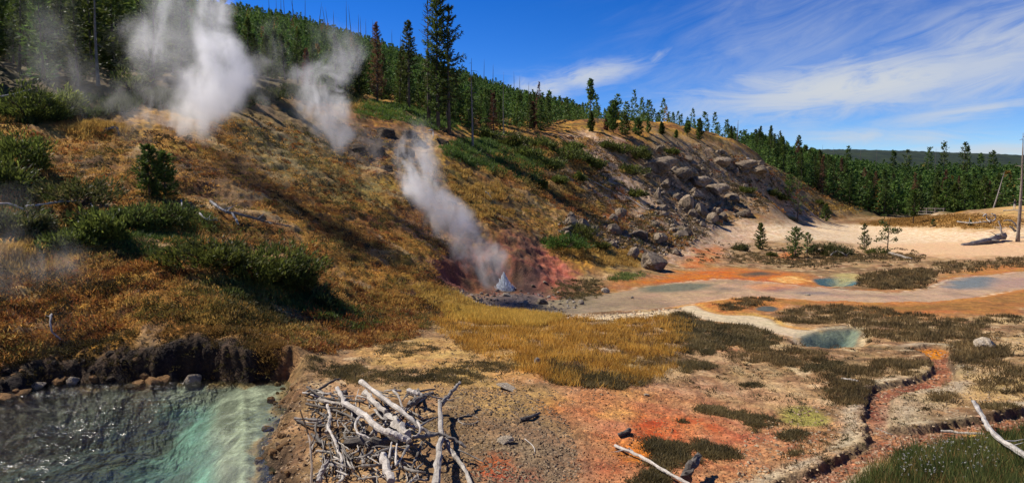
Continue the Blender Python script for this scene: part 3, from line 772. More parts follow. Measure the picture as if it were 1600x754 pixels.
def make_leaf_mat(name, trans=0.30, var=0.10, rough=0.6):
    m, nt, out = material(name)
    oi = nt.new('ObjectInfo'); c = colattr(nt)
    hue = nt.new('HueSaturation'); nt.put(hue.inputs['Color'], c)
    nt.put(hue.inputs['Value'], nt.rng(oi.outputs['Random'], 0, 1, 1 - 3 * var, 1 + 3 * var, False)); nt.put(hue.inputs['Hue'], nt.rng(oi.outputs['Random'], 0, 1, 0.5 - var * 0.22, 0.5 + var * 0.22, False))
    d = nt.new('BsdfPrincipled'); nt.put(d.inputs['Base Color'], hue.outputs[0]); d.inputs['Roughness'].default_value = rough; d.inputs['Specular IOR Level'].default_value = 0.25
    t = nt.new('BsdfTranslucent'); nt.put(t.inputs['Color'], hue.outputs[0])
    mx = nt.new('MixShader'); mx.inputs[0].default_value = trans; nt.l.new(d.outputs[0], mx.inputs[1]); nt.l.new(t.outputs[0], mx.inputs[2]); nt.l.new(mx.outputs[0], out.inputs[0])
    return m


def make_wood_mat(name, dark, mid, light, sc=1.0):
    """weathered wood, grain along the piece by its stored length coordinate"""
    m, nt, out = material(name)
    tc = nt.new('TexCoord'); oi = nt.new('ObjectInfo'); co = nt.vmath('ADD', tc.outputs['Object'], oi.outputs['Location'])
    a = nt.noise(co, 3.5 * sc, 5, 0.6, 0.6); b = nt.noise(co, 28 * sc, 4, 0.7, 1.2); c = colattr(nt)
    k = nt.math('ADD', nt.math('MULTIPLY', a, 0.5), nt.math('MULTIPLY', b, 0.5))
    r = nt.ramp(k, [(0.30, dark), (0.47, mid), (0.66, light)])
    mc = nt.mix(1.0, r, c, 'MULTIPLY')
    bs = nt.new('BsdfPrincipled'); nt.put(bs.inputs['Base Color'], mc); bs.inputs['Roughness'].default_value = 0.85; bs.inputs['Specular IOR Level'].default_value = 0.2
    bp = nt.new('Bump'); bp.inputs['Strength'].default_value = 0.8; bp.inputs['Distance'].default_value = 0.03; nt.put(bp.inputs['Height'], k); nt.put(bs.inputs['Normal'], bp.outputs[0])
    nt.l.new(bs.outputs[0], out.inputs[0]); return m


def make_rock_mat(name, dark, mid, light, sc=1.0):
    m, nt, out = material(name)
    tc = nt.new('TexCoord'); oi = nt.new('ObjectInfo'); co = nt.vmath('ADD', tc.outputs['Object'], oi.outputs['Location'])
    a = nt.noise(co, 1.3 * sc, 6, 0.65, 0.3); b = nt.noise(co, 7.0 * sc, 5, 0.7)
    vo = nt.new('TexVoronoi'); vo.feature = 'DISTANCE_TO_EDGE'; nt.put(vo.inputs['Vector'], nt.vmath('ADD', co, nt.vmath('MULTIPLY', nt.new('TexNoise', i_Vector=co, i_Scale=2.0).outputs['Color'], (0.5, 0.5, 0.5)))); vo.inputs['Scale'].default_value = 1.6 * sc
    crack = nt.rng(vo.outputs['Distance'], 0.0, 0.06)
    k = nt.math('ADD', nt.math('MULTIPLY', a, 0.6), nt.math('MULTIPLY', b, 0.4))
    r = nt.ramp(k, [(0.34, dark), (0.5, mid), (0.68, light)])
    r2 = nt.mix(crack, nt.mix(0.5, r, (*dark, 1)), r)
    hue = nt.new('HueSaturation'); nt.put(hue.inputs['Color'], r2); nt.put(hue.inputs['Value'], nt.rng(oi.outputs['Random'], 0, 1, 0.75, 1.25, False))
    bs = nt.new('BsdfPrincipled'); nt.put(bs.inputs['Base Color'], hue.outputs[0]); bs.inputs['Roughness'].default_value = 0.9; bs.inputs['Specular IOR Level'].default_value = 0.2
    bp = nt.new('Bump'); bp.inputs['Strength'].default_value = 0.9; bp.inputs['Distance'].default_value = 0.12; nt.put(bp.inputs['Height'], nt.math('ADD', k, nt.math('MULTIPLY', crack, 0.3))); nt.put(bs.inputs['Normal'], bp.outputs[0])
    nt.l.new(bs.outputs[0], out.inputs[0]); return m


def make_water_mat(name, tint, rough, waves, scale, ior=1.333, sheen=1.0, boil=False):
    """clear water: fresnel gloss over a tinted view of the bed"""
    m, nt, out = material(name)
    tc = nt.new('TexCoord'); co = tc.outputs['Object']
    mp = nt.new('Mapping'); nt.put(mp.inputs[0], co); mp.inputs['Rotation'].default_value = (0, 0, 0.7); mp.inputs['Scale'].default_value = (1.0, 0.55, 1.0)
    h = nt.math('ADD', nt.math('MULTIPLY', nt.noise(mp.outputs[0], scale, 3, 0.55, 0.6), 1.0), nt.math('MULTIPLY', nt.noise(co, scale * 3.3, 2, 0.5, 0.4), 0.42))
    if boil:
        sx = nt.new('SeparateXYZ'); nt.put(sx.inputs[0], co)
        liv = nt.math('MULTIPLY', nt.rng(sx.outputs[0], -7.6, -12.0, 0.03, 1.25), nt.rng(nt.noise(co, 0.7, 3, 0.6), 0.36, 0.62, 0.45, 1.25))
        h = nt.math('MULTIPLY', h, liv)
    bp = nt.new('Bump'); bp.inputs['Strength'].default_value = 1.0; bp.inputs['Distance'].default_value = waves; nt.put(bp.inputs['Height'], h)
    gl = nt.new('BsdfGlossy'); gl.inputs['Roughness'].default_value = rough; nt.put(gl.inputs['Normal'], bp.outputs[0]); gl.inputs['Color'].default_value = (1, 1, 1, 1)
    tr = nt.new('BsdfTransparent'); tr.inputs['Color'].default_value = (*tint, 1)
    fr = nt.new('Fresnel'); fr.inputs['IOR'].default_value = ior; nt.put(fr.inputs['Normal'], bp.outputs[0])
    mx = nt.new('MixShader'); nt.put(mx.inputs[0], nt.math('MULTIPLY', fr.outputs[0], sheen)); nt.l.new(tr.outputs[0], mx.inputs[1]); nt.l.new(gl.outputs[0], mx.inputs[2]); nt.l.new(mx.outputs[0], out.inputs[0])
    return m


M_GROUND = make_ground_mat()
M_NEEDLE = make_leaf_mat('needles', 0.36, 0.10)
M_LEAF = make_leaf_mat('shrub_leaves', 0.42, 0.06)
M_GRASS = make_leaf_mat('grass_blades', 0.40, 0.05, 0.7)
M_BARK = make_wood_mat('bark', (0.035, 0.026, 0.020), (0.085, 0.064, 0.048), (0.16, 0.125, 0.10), 0.8)
M_WOOD = make_wood_mat('bleached_wood', (0.09, 0.078, 0.066), (0.36, 0.335, 0.305), (0.64, 0.61, 0.57))
M_ROCK = make_rock_mat('lichened_rock', (0.060, 0.045, 0.030), (0.205, 0.155, 0.105), (0.40, 0.315, 0.22))
M_DARK_ROCK = make_rock_mat('dark_rock', (0.020, 0.014, 0.009), (0.062, 0.042, 0.025), (0.15, 0.105, 0.062))
M_PALE_ROCK = make_rock_mat('pale_rock', (0.26, 0.20, 0.135), (0.48, 0.39, 0.275), (0.68, 0.60, 0.48), 3)
M_RUST_ROCK = make_rock_mat('rusty_rock', (0.10, 0.055, 0.025), (0.30, 0.16, 0.06), (0.48, 0.31, 0.15), 3)
M_WATER_POOL = make_water_mat('pool_water_surface', (0.78, 0.90, 0.87), 0.12, 0.30, 3.6, 1.333, 1.0, True)
M_WATER_THIN = make_water_mat('shallow_water_surface', (0.93, 0.95, 0.94), 0.12, 0.012, 5.0, 1.333, 0.16)

# ------------------------------------------------------------------ ground sheet and water
wetm = np.clip(np.where(s_str < 900, sstep(0.5, -0.2, ss_), 0) * 0.35 + inside * 0.2 + mc * 0.15 + mrun * 0.4, 0, 1)
ii = (np.arange(NR - 1)[:, None] * NA + np.arange(NA - 1)[None]).ravel()
quads = np.stack([ii, ii + 1, ii + NA + 1, ii + NA], 1)[:, ::-1]
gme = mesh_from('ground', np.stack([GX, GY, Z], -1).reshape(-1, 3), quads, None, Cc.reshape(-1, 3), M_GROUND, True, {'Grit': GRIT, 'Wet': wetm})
tag(link('ground', gme), 'ochre hillside, red clay and pale mud flats', None, None, 'structure')


def water(name, poly, z, mat, label, grow=0.4):
    c = poly.mean(0); d = poly - c; n = len(poly)
    e = np.roll(poly, -1, 0) - np.roll(poly, 1, 0); nrm = np.stack([e[:, 1], -e[:, 0]], 1); nrm /= (np.linalg.norm(nrm, axis=1, keepdims=True) + 1e-9)
    area = np.sum(poly[:, 0] * np.roll(poly[:, 1], -1) - np.roll(poly[:, 0], -1) * poly[:, 1])
    P = poly + nrm * grow * (1 if area > 0 else -1)
    bm = bmesh.new(); f = bm.faces.new([bm.verts.new((p[0], p[1], z)) for p in P]); bmesh.ops.triangulate(bm, faces=[f]); bmesh.ops.recalc_face_normals(bm, faces=bm.faces)
    if bm.faces[:][0].normal.z < 0: bmesh.ops.reverse_faces(bm, faces=bm.faces)
    me = bpy.data.meshes.new(name); bm.to_mesh(me); bm.free(); me.materials.append(mat)
    return tag(link(name, me), label, None, None, 'structure')


water('pool_water', W_POOL, Z_POOL, M_WATER_POOL, 'clear turquoise hot spring pool glittering in the sun')
water('stream_water', W_STREAM, Z_STREAM - 0.03, M_WATER_THIN, 'thin pinkish grey stream winding over the silt', 0.3)
water('spring_water', W_BLUE, Z_BLUE - 0.04, M_WATER_THIN, 'dark teal spring pool beside the cream runnel', 0.3)
water('puddle_water', W_TEAL, Z_TEAL - 0.05, M_WATER_THIN, 'small blue green pool beside the orange mats', 0.3)

# far wooded hill on the skyline
bx = np.linspace(-200, 2400, 360); by = np.linspace(1300, 2400, 80); BX, BY = np.meshgrid(bx, by)
prof = np.interp(BX, [-200, 300, 600, 900, 1150, 1400, 2400], [80, 98, 104, 100, 92, 78, 50])
BZ = prof * np.sin(np.clip((BY - 1300) / 500, 0, 1) * np.pi / 2) + 5 * fbm(BX / 260, BY / 260, 3, 201) + 5.0 * np.abs(pnoise(BX / 14, BY / 16, 203)) + 3 * np.abs(pnoise(BX / 7, BY / 9, 204))
bi = (np.arange(79)[:, None] * 360 + np.arange(359)[None]).ravel()
bc = mixc((0.013, 0.022, 0.016), (0.026, 0.038, 0.020), sstep(-0.3, 0.3, pnoise(BX / 30, BY / 30, 205)))
hme = mesh_from('hills', np.stack([BX, BY, BZ], -1).reshape(-1, 3), np.stack([bi, bi + 1, bi + 361, bi + 360], 1), None, bc.reshape(-1, 3), M_GROUND, True, {'Grit': np.zeros(BX.size), 'Wet': np.zeros(BX.size)})
tag(link('hills', hme), 'long dark wooded hill on the skyline', None, None, 'structure')

# ------------------------------------------------------------------ conifers
GREEN_A, GREEN_B = np.array((0.040, 0.072, 0.016)), np.array((0.135, 0.178, 0.034))
RUST_A, RUST_B = np.array((0.085, 0.034, 0.020)), np.array((0.20, 0.085, 0.045))


def pick(rng, n, a, b, e=1.0):
    return a + (b - a) * (rng.random((n, 1)) ** e)


def conifer(seed, H, base, R, nw, nb, per, leaf, wid, k=3, ca=GREEN_A, cb=GREEN_B, shape=0.8, lift=0.05, gap=0.0, tip=0.25, trunk_r=None):
    """trunk mesh and crown mesh of a conifer H metres tall; whorls of boughs set with needle sprays"""
    rng = np.random.default_rng(seed)
    T = np.linspace(0, 1, nw) ** 0.92
    zc, ang, ln, tt = [], [], [], []
    for t in T:
        keep = rng.random() > gap
        for j in range(nb):
            if not keep or rng.random() < 0.10: continue
            zc.append(H * (base + (0.985 - base) * t) + rng.normal() * 0.012 * H); ang.append(2 * math.pi * (j / nb) + rng.random() * 2.2)
            prof = (1 - t) ** shape * (0.55 + 0.45 * min(1, t / 0.16)) + 0.035
            ln.append(R * prof * rng.uniform(0.55, 1.12)); tt.append(t)
    zc, ang, ln, tt = map(np.array, (zc, ang, ln, tt))
    up = lift + 0.55 * tt ** 1.5 + rng.normal(size=len(zc)) * 0.10
    D = np.stack([np.cos(ang), np.sin(ang), up], 1)
    O = np.stack([0 * zc, 0 * zc, zc], 1)
    P, DD, S = [], [], []
    for q in range(per):
        f = (q + 1.0) / per
        pos = O + D * (ln * f * 0.92)[:, None] + rng.normal(size=O.shape) * (0.05 * leaf); pos[:, 2] += tip * ln * f * f - 0.12 * ln * f
        for _ in range(k):
            P.append(pos); DD.append(D * 0.9 + rng.normal(size=D.shape) * 0.55 + [0, 0, 0.15]); S.append(leaf * rng.uniform(0.7, 1.25, len(zc)) * (0.65 + 0.35 * ln / R))
    P.append(np.tile([0, 0, H * 0.93], (8, 1)) + rng.normal(size=(8, 3)) * [0.02, 0.02, H * 0.02]); DD.append(np.tile([0, 0, 1.0], (8, 1)) + rng.normal(size=(8, 3)) * 0.35); S.append(np.full(8, max(leaf, 0.07 * H) * 0.9))
    P, DD, S = np.concatenate(P), np.concatenate(DD), np.concatenate(S)
    # clumps of lighter young growth and darker old growth
    cl_ = (0.5 + 0.5 * np.sin(P[:, 2] * 5.1 / max(leaf, .1) * 0.2 + np.arctan2(P[:, 1], P[:, 0]) * 2 + seed))[:, None]
    C = pick(rng, len(P), ca, cb) * (0.72 + 0.5 * cl_)
    V, Q, C = blades(P, DD, S, wid * S / leaf, rng, C)
    crown = Acc().add(V, Q, None, C)
    # boughs
    tr = Acc(); tr0 = trunk_r or 0.011 * H + 0.03
    bend = rng.normal(size=2) * 0.006 * H
    path = [(bend[0] * math.sin(a * 2.5), bend[1] * math.sin(a * 2), H * a - (0.6 if a == 0 else 0)) for a in (0, 0.2, 0.45, 0.7, 0.97)]
    V, Q, T_, c = tube(path, [tr0 * 1.25, tr0 * 0.9, tr0 * 0.66, tr0 * 0.4, 0.012], 7); tr.add(V, Q, T_, (1, 1, 1))
    return tr, crown, (O, D, ln)


def bough_tubes(acc, O, D, ln, r0, every=1, C=(1, 1, 1), tip=0.25):
    for o, d, l in list(zip(O, D, ln))[::every]:
        pts = [o, o + d * l * 0.5 + [0, 0, -0.03 * l], o + d * l * 0.95 + [0, 0, tip * l * 0.8 - 0.1 * l]]
        V, Q, T, c = tube(pts, [r0, r0 * 0.7, r0 * 0.3], 4, cap=False); acc.add(V, Q, None, C)


def tree_thing(meshes, loc, scale, rz, name, label, cat='pine tree', group=None):
    t = thing(name, loc, label, cat, group, rz); t.scale = (scale, scale, scale) if np.isscalar(scale) else scale
    if name == 'conifer': t.rotation_euler = (rw.normal() * 0.035, rw.normal() * 0.035, rz)
    for nm, me in meshes: link(nm, me, t)
    return t


def two_meshes(tr, cr, mat_t=None, mat_c=None, nt='trunk', nc='crown'):
    return [(nt, tr.mesh(nt, mat_t or M_BARK, True)), (nc, cr.mesh(nc, mat_c or M_NEEDLE))]


# a few patterns that the woods repeat, unit height 1 m = 1/10 so scale = height / 10
KINDS = {}
KINDS['dense'] = [two_meshes(*conifer(300 + i, 10, 0.08, 1.65, 27, 6, 5, 0.52, 0.075, 3, shape=0.75)[:2]) for i in range(4)]
KINDS['open'] = [two_meshes(*conifer(320 + i, 10, 0.28, 1.25, 22, 5, 4, 0.50, 0.07, 3, shape=0.55, gap=0.12)[:2]) for i in range(3)]
KINDS['young'] = [two_meshes(*conifer(340 + i, 10, 0.03, 2.3, 20, 6, 4, 0.85, 0.13, 3, ca=GREEN_A * 1.1, cb=GREEN_B * 1.05, shape=0.85)[:2]) for i in range(4)]
KINDS['rusty'] = [two_meshes(*conifer(360 + i, 10, 0.08, 1.25, 25, 5, 4, 0.45, 0.06, 3, ca=RUST_A, cb=RUST_B, shape=0.7)[:2]) for i in range(2)]


def elev_z(px, py, r):
    x, y, z = pix_dir(px, py); return CZ + r * float(z / np.hypot(x, y))


def spot(px, r):
    x, y, z = pix_dir(px, 300); a = math.atan2(float(x), float(y))
    X, Y = r * math.sin(a), r * math.cos(a); return np.array([X, Y, float(ground(X, Y))])


# the woods: tree line (pixel column -> nearest distance), then random stand behind it
TL_PX = [-500, 0, 300, 450, 560, 640, 700, 780, 850, 900, 1000, 1100, 1200, 1260, 1330, 1400, 1450, 1600, 1800, 2200]
TL_R = [53, 55, 63, 79, 81, 81, 80, 88, 100, 122, 135, 154, 172, 188, 200, 203, 199, 205, 205, 205]
TLA = [math.atan((p - 800) / F) for p in TL_PX]
rw = np.random.default_rng(99)
cand = []


def stand(a0, a1, r0, r1, dens, kinds, hfun, minsep):
    area = 0.5 * (math.radians(a1) - math.radians(a0)) * (r1 * r1 - r0 * r0); n = int(area * dens * 1.7)
    a = np.radians(rw.uniform(a0, a1, n)); r = np.sqrt(rw.uniform(r0 * r0, r1 * r1, n))
    ok = r > np.interp(a, TLA, TL_R) + rw.normal(size=n) * 1.2; a, r = a[ok], r[ok]
    x, y = r * np.sin(a), r * np.cos(a); grid = {}
    for i in range(len(x)):
        k = (int(x[i] // minsep), int(y[i] // minsep))
        if any((k[0] + u, k[1] + v) in grid and math.hypot(x[i] - grid[(k[0] + u, k[1] + v)][0], y[i] - grid[(k[0] + u, k[1] + v)][1]) < minsep for u in (-1, 0, 1) for v in (-1, 0, 1)): continue
        grid[k] = (x[i], y[i])
        kd = kinds[int(rw.integers(len(kinds)))]; H = hfun(r[i], a[i])
        cand.append((x[i], y[i], H, kd, r[i], a[i]))


stand(-44, -12.5, 51, 84, 0.17, ['dense', 'dense', 'young', 'dense', 'open'], lambda r, a: rw.uniform(5.4, 8.6) * (1.0 if a < math.radians(-22) else 0.78), 1.7)
stand(-44, 3.5, 84, 165, 0.24, ['young', 'young', 'dense'], lambda r, a: rw.uniform(3.0, 5.2), 1.5)
stand(-44, 6, 165, 275, 0.20, ['young', 'young', 'dense'], lambda r, a: rw.uniform(3.0, 5.0), 1.7)
stand(-13, 4.5, 78, 105, 0.045, ['dense', 'open', 'dense', 'rusty'], lambda r, a: rw.uniform(4.0, 7.0), 2.2)
stand(3.5, 24, 120, 240, 0.048, ['dense', 'young', 'young', 'dense'], lambda r, a: rw.uniform(3.0, 6.0), 2.6)
stand(20, 45, 195, 232, 0.085, ['dense', 'open', 'dense', 'dense', 'dense', 'rusty'], lambda r, a: rw.uniform(7.5, 12.5), 2.2)
stand(18, 45, 232, 330, 0.050, ['dense', 'young', 'dense', 'open'], lambda r, a: rw.uniform(6.5, 11.0), 2.6)
stand(4, 46, 330, 520, 0.030, ['dense', 'young', 'dense'], lambda r, a: rw.uniform(6.0, 11.0), 3.0)
# keep two gaps at the far meadow edge (path with rail, person in the clearing)
cand = [c for c in cand if not (math.atan((1438 - 800) / F) < c[5] < math.atan((1457 - 800) / F) and c[4] < 228)]
cand = [c for c in cand if not (math.atan((1567 - 800) / F) < c[5] < math.atan((1640 - 800) / F) and c[4] < 232)]
inframe = [abs(c[5]) < math.radians(38.3) for c in cand]
order = sorted(range(len(cand)), key=lambda i: -(cand[i][2] / cand[i][4]) * inframe[i])
solo, mass = order[:292], order[292:]
LBL = {'l': ('dense dark conifer packed into the tree line above the steaming slope', 'conifers of the tree line above the steaming slope'),
       'h': ('small green conifer on the wooded hillside behind the first trees', 'young conifers on the wooded hillside'),
       'k': ('green conifer standing along the crest of the rocky knoll', 'conifers along the crest of the rocky knoll'),
       'r': ('tall green conifer in the wood beyond the white mud flat', 'conifers of the wood beyond the mud flat')}
for i in solo:
    x, y, H, kd, r, a = cand[i]
    key = 'l' if (a < math.radians(-12.5) and r < 84) else 'h' if a < math.radians(3.5) else 'r' if (r > 190 and a > math.radians(20)) else 'k'
    lab, grp = LBL[key]
    if kd == 'rusty': lab, grp = ('rust brown dead conifer still holding its needles among green trees', 'rust brown dead conifers among green trees')
    me = KINDS[kd][int(rw.integers(len(KINDS[kd])))]; s = H / 10
    w = s * rw.uniform(0.85, 1.2)
    tree_thing(me, (x, y, float(ground(x, y)) - 0.05), (w, w, s), rw.uniform(0, 6.28), 'conifer', lab, 'conifer', grp)

# all the others in one mass
LOW = []
for i in range(6):
    st = [(0.06, 2.2, 13, 5, 2, 1.3, 0.27, 2), (0.2, 1.6, 12, 5, 2, 1.1, 0.24, 2), (0.04, 1.9, 15, 5, 2, 1.2, 0.24, 2)][i % 3]
    _, cr, _ = conifer(400 + i, 10, st[0], st[1], st[2], st[3], st[4], st[5], st[6], st[7], ca=GREEN_A * 1.05, cb=GREEN_B)
    LOW.append((np.concatenate(cr.V), cr.Q[0], np.concatenate(cr.C)))
fa = Acc()
for i in mass:
    x, y, H, kd, r, a = cand[i]
    V, Q, C = LOW[int(rw.integers(6))]; th = rw.uniform(0, 6.28); c, s = math.cos(th), math.sin(th); k = H / 10; w = k * rw.uniform(0.85, 1.25)
    VV = np.stack([(V[:, 0] * c - V[:, 1] * s) * w + x, (V[:, 0] * s + V[:, 1] * c) * w + y, V[:, 2] * k + float(ground(x, y))], 1)
    if rw.random() < 0.025: C = C * [2.2, 0.75, 0.9]
    fa.add(VV, Q, None, np.clip(C * rw.uniform(0.75, 1.3), 0, 1))
tag(link('forest', fa.mesh('forest', M_NEEDLE)), 'green conifer wood covering the hills', None, None, 'stuff')


# ---- trees that stand out
def single_tree(px, r, ytop, seed, name, label, cat='pine tree', boughs=True, py=None, **kw):
    if py is not None: p = on(px, py); r = float(np.hypot(p[0], p[1]))
    else: p = spot(px, r)
    H = elev_z(px, ytop, r) - p[2]
    tr, cr, (O, D, ln) = conifer(seed, H, **{k: (v(H) if callable(v) else v) for k, v in kw.items()})
    if boughs: bough_tubes(tr, O, D, ln, 0.018 + 0.0012 * H, 1)
    return tree_thing(two_meshes(tr, cr), (p[0], p[1], p[2]), 1.0, 0, name, label, cat)


single_tree(686, 73, -16, 501, 'lodgepole_pine', 'tallest dark pine, full boughs reaching out of the top of the picture', py=None, base=0.13, R=lambda H: 0.125 * H, nw=46, nb=5, per=6, leaf=0.42, wid=0.055, k=6, shape=0.42, lift=-0.02, gap=0.08, tip=0.35)
single_tree(703, 72.5, 10, 502, 'lodgepole_pine', 'dark pine with upturned tufted boughs, close beside the tallest pine', base=0.22, R=lambda H: 0.15 * H, nw=32, nb=4, per=6, leaf=0.42, wid=0.055, k=6, shape=0.45, lift=-0.05, gap=0.2, tip=0.4)
single_tree(671, 74, 6, 503, 'lodgepole_pine', 'half dead thin pine with a bare twiggy top beside the tallest pine', base=0.30, R=lambda H: 0.085 * H, nw=34, nb=4, per=3, leaf=0.28, wid=0.03, k=1, shape=0.35, gap=0.15, ca=RUST_A * 0.8, cb=GREEN_B * 0.7)
single_tree(641, 80, 33, 504, 'lodgepole_pine', 'slender dark pine with short drooping boughs and a bare lower trunk', base=0.32, R=lambda H: 0.13 * H, nw=26, nb=5, per=5, leaf=0.36, wid=0.055, k=5, shape=0.55, lift=-0.15, gap=0.1)
single_tree(592, 78, 36, 505, 'dead_pine', 'tall rust brown dead pine with a sparse spiky top', 'dead pine', base=0.10, R=lambda H: 0.11 * H, nw=36, nb=5, per=5, leaf=0.36, wid=0.032, k=4, shape=0.5, ca=RUST_A, cb=RUST_B, gap=0.05)
single_tree(484, 76, 78, 506, 'dead_pine', 'small rust red dead pine behind the middle steam', 'dead pine', base=0.08, R=lambda H: 0.16 * H, nw=22, nb=5, per=4, leaf=0.36, wid=0.04, k=4, ca=RUST_A, cb=RUST_B)
single_tree(771, 86, 146, 507, 'dead_pine', 'reddish dead pine low on the slope right of the grey snag', 'dead pine', base=0.08, R=lambda H: 0.15 * H, nw=20, nb=5, per=4, leaf=0.34, wid=0.04, k=4, ca=RUST_A * 0.8, cb=RUST_B * 0.75)
single_tree(832, 97, 160, 508, 'dead_pine', 'brown red dead pine at the edge of the green slope below the ridge', 'dead pine', base=0.08, R=lambda H: 0.15 * H, nw=20, nb=5, per=4, leaf=0.38, wid=0.05, k=4, ca=RUST_A, cb=RUST_B)
single_tree(921, 108, 124, 509, 'lodgepole_pine', 'very tall thin pine on the ridge with a tuft of foliage on top', base=0.62, R=lambda H: 0.075 * H, nw=12, nb=5, per=4, leaf=0.42, wid=0.08, k=5, shape=0.25, gap=0.1, trunk_r=0.11)
single_tree(923, 107.5, 176, 510, 'lodgepole_pine', 'short green pine at the foot of the very tall thin pine', base=0.05, R=lambda H: 0.22 * H, nw=16, nb=5, per=4, leaf=0.42, wid=0.08, k=4)
single_tree(957, 111, 158, 511, 'lodgepole_pine', 'broad rounded pine on the ridge, widest of those on the crest', base=0.12, R=lambda H: 0.27 * H, nw=20, nb=6, per=5, leaf=0.46, wid=0.08, k=5, shape=0.45)
single_tree(946, 112, 182, 521, 'dead_pine', 'little red brown dead pine left of the broad rounded pine', 'dead pine', base=0.05, R=lambda H: 0.22 * H, nw=14, nb=5, per=3, leaf=0.36, wid=0.06, k=4, ca=RUST_A, cb=RUST_B)
single_tree(975, 113, 177, 512, 'lodgepole_pine', 'neat pointed pine on the ridge just right of the broad rounded pine', base=0.05, R=lambda H: 0.34 * H, nw=15, nb=6, per=4, leaf=0.42, wid=0.08, k=4)
single_tree(995, 116, 185, 513, 'lodgepole_pine', 'bushy blunt pine on the ridge with a reddish right side', base=0.04, R=lambda H: 0.36 * H, nw=14, nb=6, per=4, leaf=0.42, wid=0.08, k=4, shape=0.5)
single_tree(1011, 119, 184, 514, 'lodgepole_pine', 'thin pale pine on the ridge next to the bushy blunt pine', base=0.06, R=lambda H: 0.20 * H, nw=15, nb=5, per=3, leaf=0.40, wid=0.07, k=3)
single_tree(1032, 122, 192, 515, 'lodgepole_pine', 'dense pointed pine standing where the rock ledges begin', base=0.04, R=lambda H: 0.30 * H, nw=13, nb=6, per=4, leaf=0.42, wid=0.08, k=4)
single_tree(1055, 127, 204, 516, 'lodgepole_pine', 'tiny dark pine alone on the crest left of the round topped pine', base=0.04, R=lambda H: 0.3 * H, nw=10, nb=5, per=3, leaf=0.36, wid=0.07, k=4)
single_tree(1072, 134, 194, 517, 'lodgepole_pine', 'round topped pine like a lollipop with a bare trunk on the knoll crest', base=0.34, R=lambda H: 0.24 * H, nw=12, nb=6, per=4, leaf=0.40, wid=0.08, k=4, shape=0.3)
single_tree(1091, 136, 186, 518, 'lodgepole_pine', 'tall pointed pine on the knoll crest, tallest right of the lollipop pine', base=0.06, R=lambda H: 0.22 * H, nw=20, nb=6, per=4, leaf=0.42, wid=0.075, k=4)
single_tree(1140, 156, 198, 519, 'lodgepole_pine', 'narrow spire pine behind the knoll beside a bare snag', base=0.05, R=lambda H: 0.15 * H, nw=20, nb=5, per=3, leaf=0.42, wid=0.08, k=3)
# about the flat
single_tree(1246, 0, 276, 530, 'lodgepole_pine', 'sparse pine with a bare lower trunk at the foot of the knoll path', py=346, base=0.25, R=lambda H: 0.24 * H, nw=16, nb=4, per=4, leaf=0.42, wid=0.07, k=3, shape=0.35, gap=0.1)
single_tree(1233, 0, 273, 531, 'lodgepole_pine', 'bushy pine on the slope just above the pale path', py=308, base=0.06, R=lambda H: 0.30 * H, nw=14, nb=5, per=4, leaf=0.46, wid=0.08, k=4, shape=0.5)
single_tree(1290, 0, 319, 532, 'lodgepole_pine', 'dark squat conifer beside the end of the pale path', py=345, base=0.02, R=lambda H: 0.36 * H, nw=12, nb=6, per=4, leaf=0.40, wid=0.08, k=5, shape=0.55)
single_tree(1427, 0, 298, 533, 'lodgepole_pine', 'pine with a bare trunk foot on the ochre grass before the right wood', py=350, base=0.28, R=lambda H: 0.23 * H, nw=18, nb=6, per=4, leaf=0.55, wid=0.10, k=5, shape=0.4)
single_tree(1188, 0, 349, 534, 'lodgepole_pine', 'small dense pointed pine on the mud flat', py=389, base=0.03, R=lambda H: 0.30 * H, nw=16, nb=6, per=5, leaf=0.24, wid=0.045, k=5, shape=0.6)
single_tree(1242, 0, 356, 535, 'lodgepole_pine', 'bushy twin topped pine on the mud flat, widest of the small trees', py=402, base=0.03, R=lambda H: 0.40 * H, nw=14, nb=6, per=5, leaf=0.26, wid=0.045, k=5, shape=0.45)
single_tree(1261, 0, 364, 536, 'lodgepole_pine', 'leaning side stem beside the bushy twin topped pine', py=398, base=0.1, R=lambda H: 0.34 * H, nw=10, nb=5, per=4, leaf=0.26, wid=0.045, k=4, shape=0.4)
single_tree(1350, 0, 350, 537, 'lodgepole_pine', 'slim little pine standing left of the leafy sapling', py=390, base=0.05, R=lambda H: 0.24 * H, nw=14, nb=5, per=4, leaf=0.26, wid=0.045, k=4, shape=0.5)
single_tree(1458, 0, 343, 538, 'lodgepole_pine', 'tiny green seedling pine in the ochre grass', py=354, base=0.02, R=lambda H: 0.45 * H, nw=8, nb=5, per=3, leaf=0.26, wid=0.06, k=4)
single_tree(1516, 0, 344, 539, 'lodgepole_pine', 'tiny dark seedling pine right of the other seedling', py=352, base=0.02, R=lambda H: 0.45 * H, nw=8, nb=5, per=3, leaf=0.22, wid=0.05, k=4)
for k, (px, top) in enumerate([(1464, 292), (1478, 280), (1493, 286), (1508, 274), (1524, 283), (1540, 276), (1553, 290)]):
    single_tree(px, 193 - 1.1 * k, top, 560 + k, 'conifer', 'dense green conifer in the close front rank beside the far meadow', 'conifer', False, base=0.02, R=lambda H: 0.24 * H, nw=22, nb=6, per=4, leaf=0.75, wid=0.13, k=3, shape=0.6)
for o in [o for o in bpy.data.objects if o.get('label', '').startswith('dense green conifer in the close front rank')]: o['group'] = 'conifers in the front rank beside the far meadow'
for k, (px, top) in enumerate([(1323, 228), (1245, 212), (1474, 222), (1501, 222), (1512, 228), (1448, 229), (1551, 236), (1416, 234), (1395, 236), (1530, 240)]):
    single_tree(px, 340 + 14 * (k % 3), top, 580 + k, 'conifer', 'tall conifer rising above the skyline of the right wood', 'conifer', False, base=0.25, R=lambda H: 0.11 * H, nw=20, nb=5, per=3, leaf=1.0, wid=0.2, k=3, shape=0.35, gap=0.15)
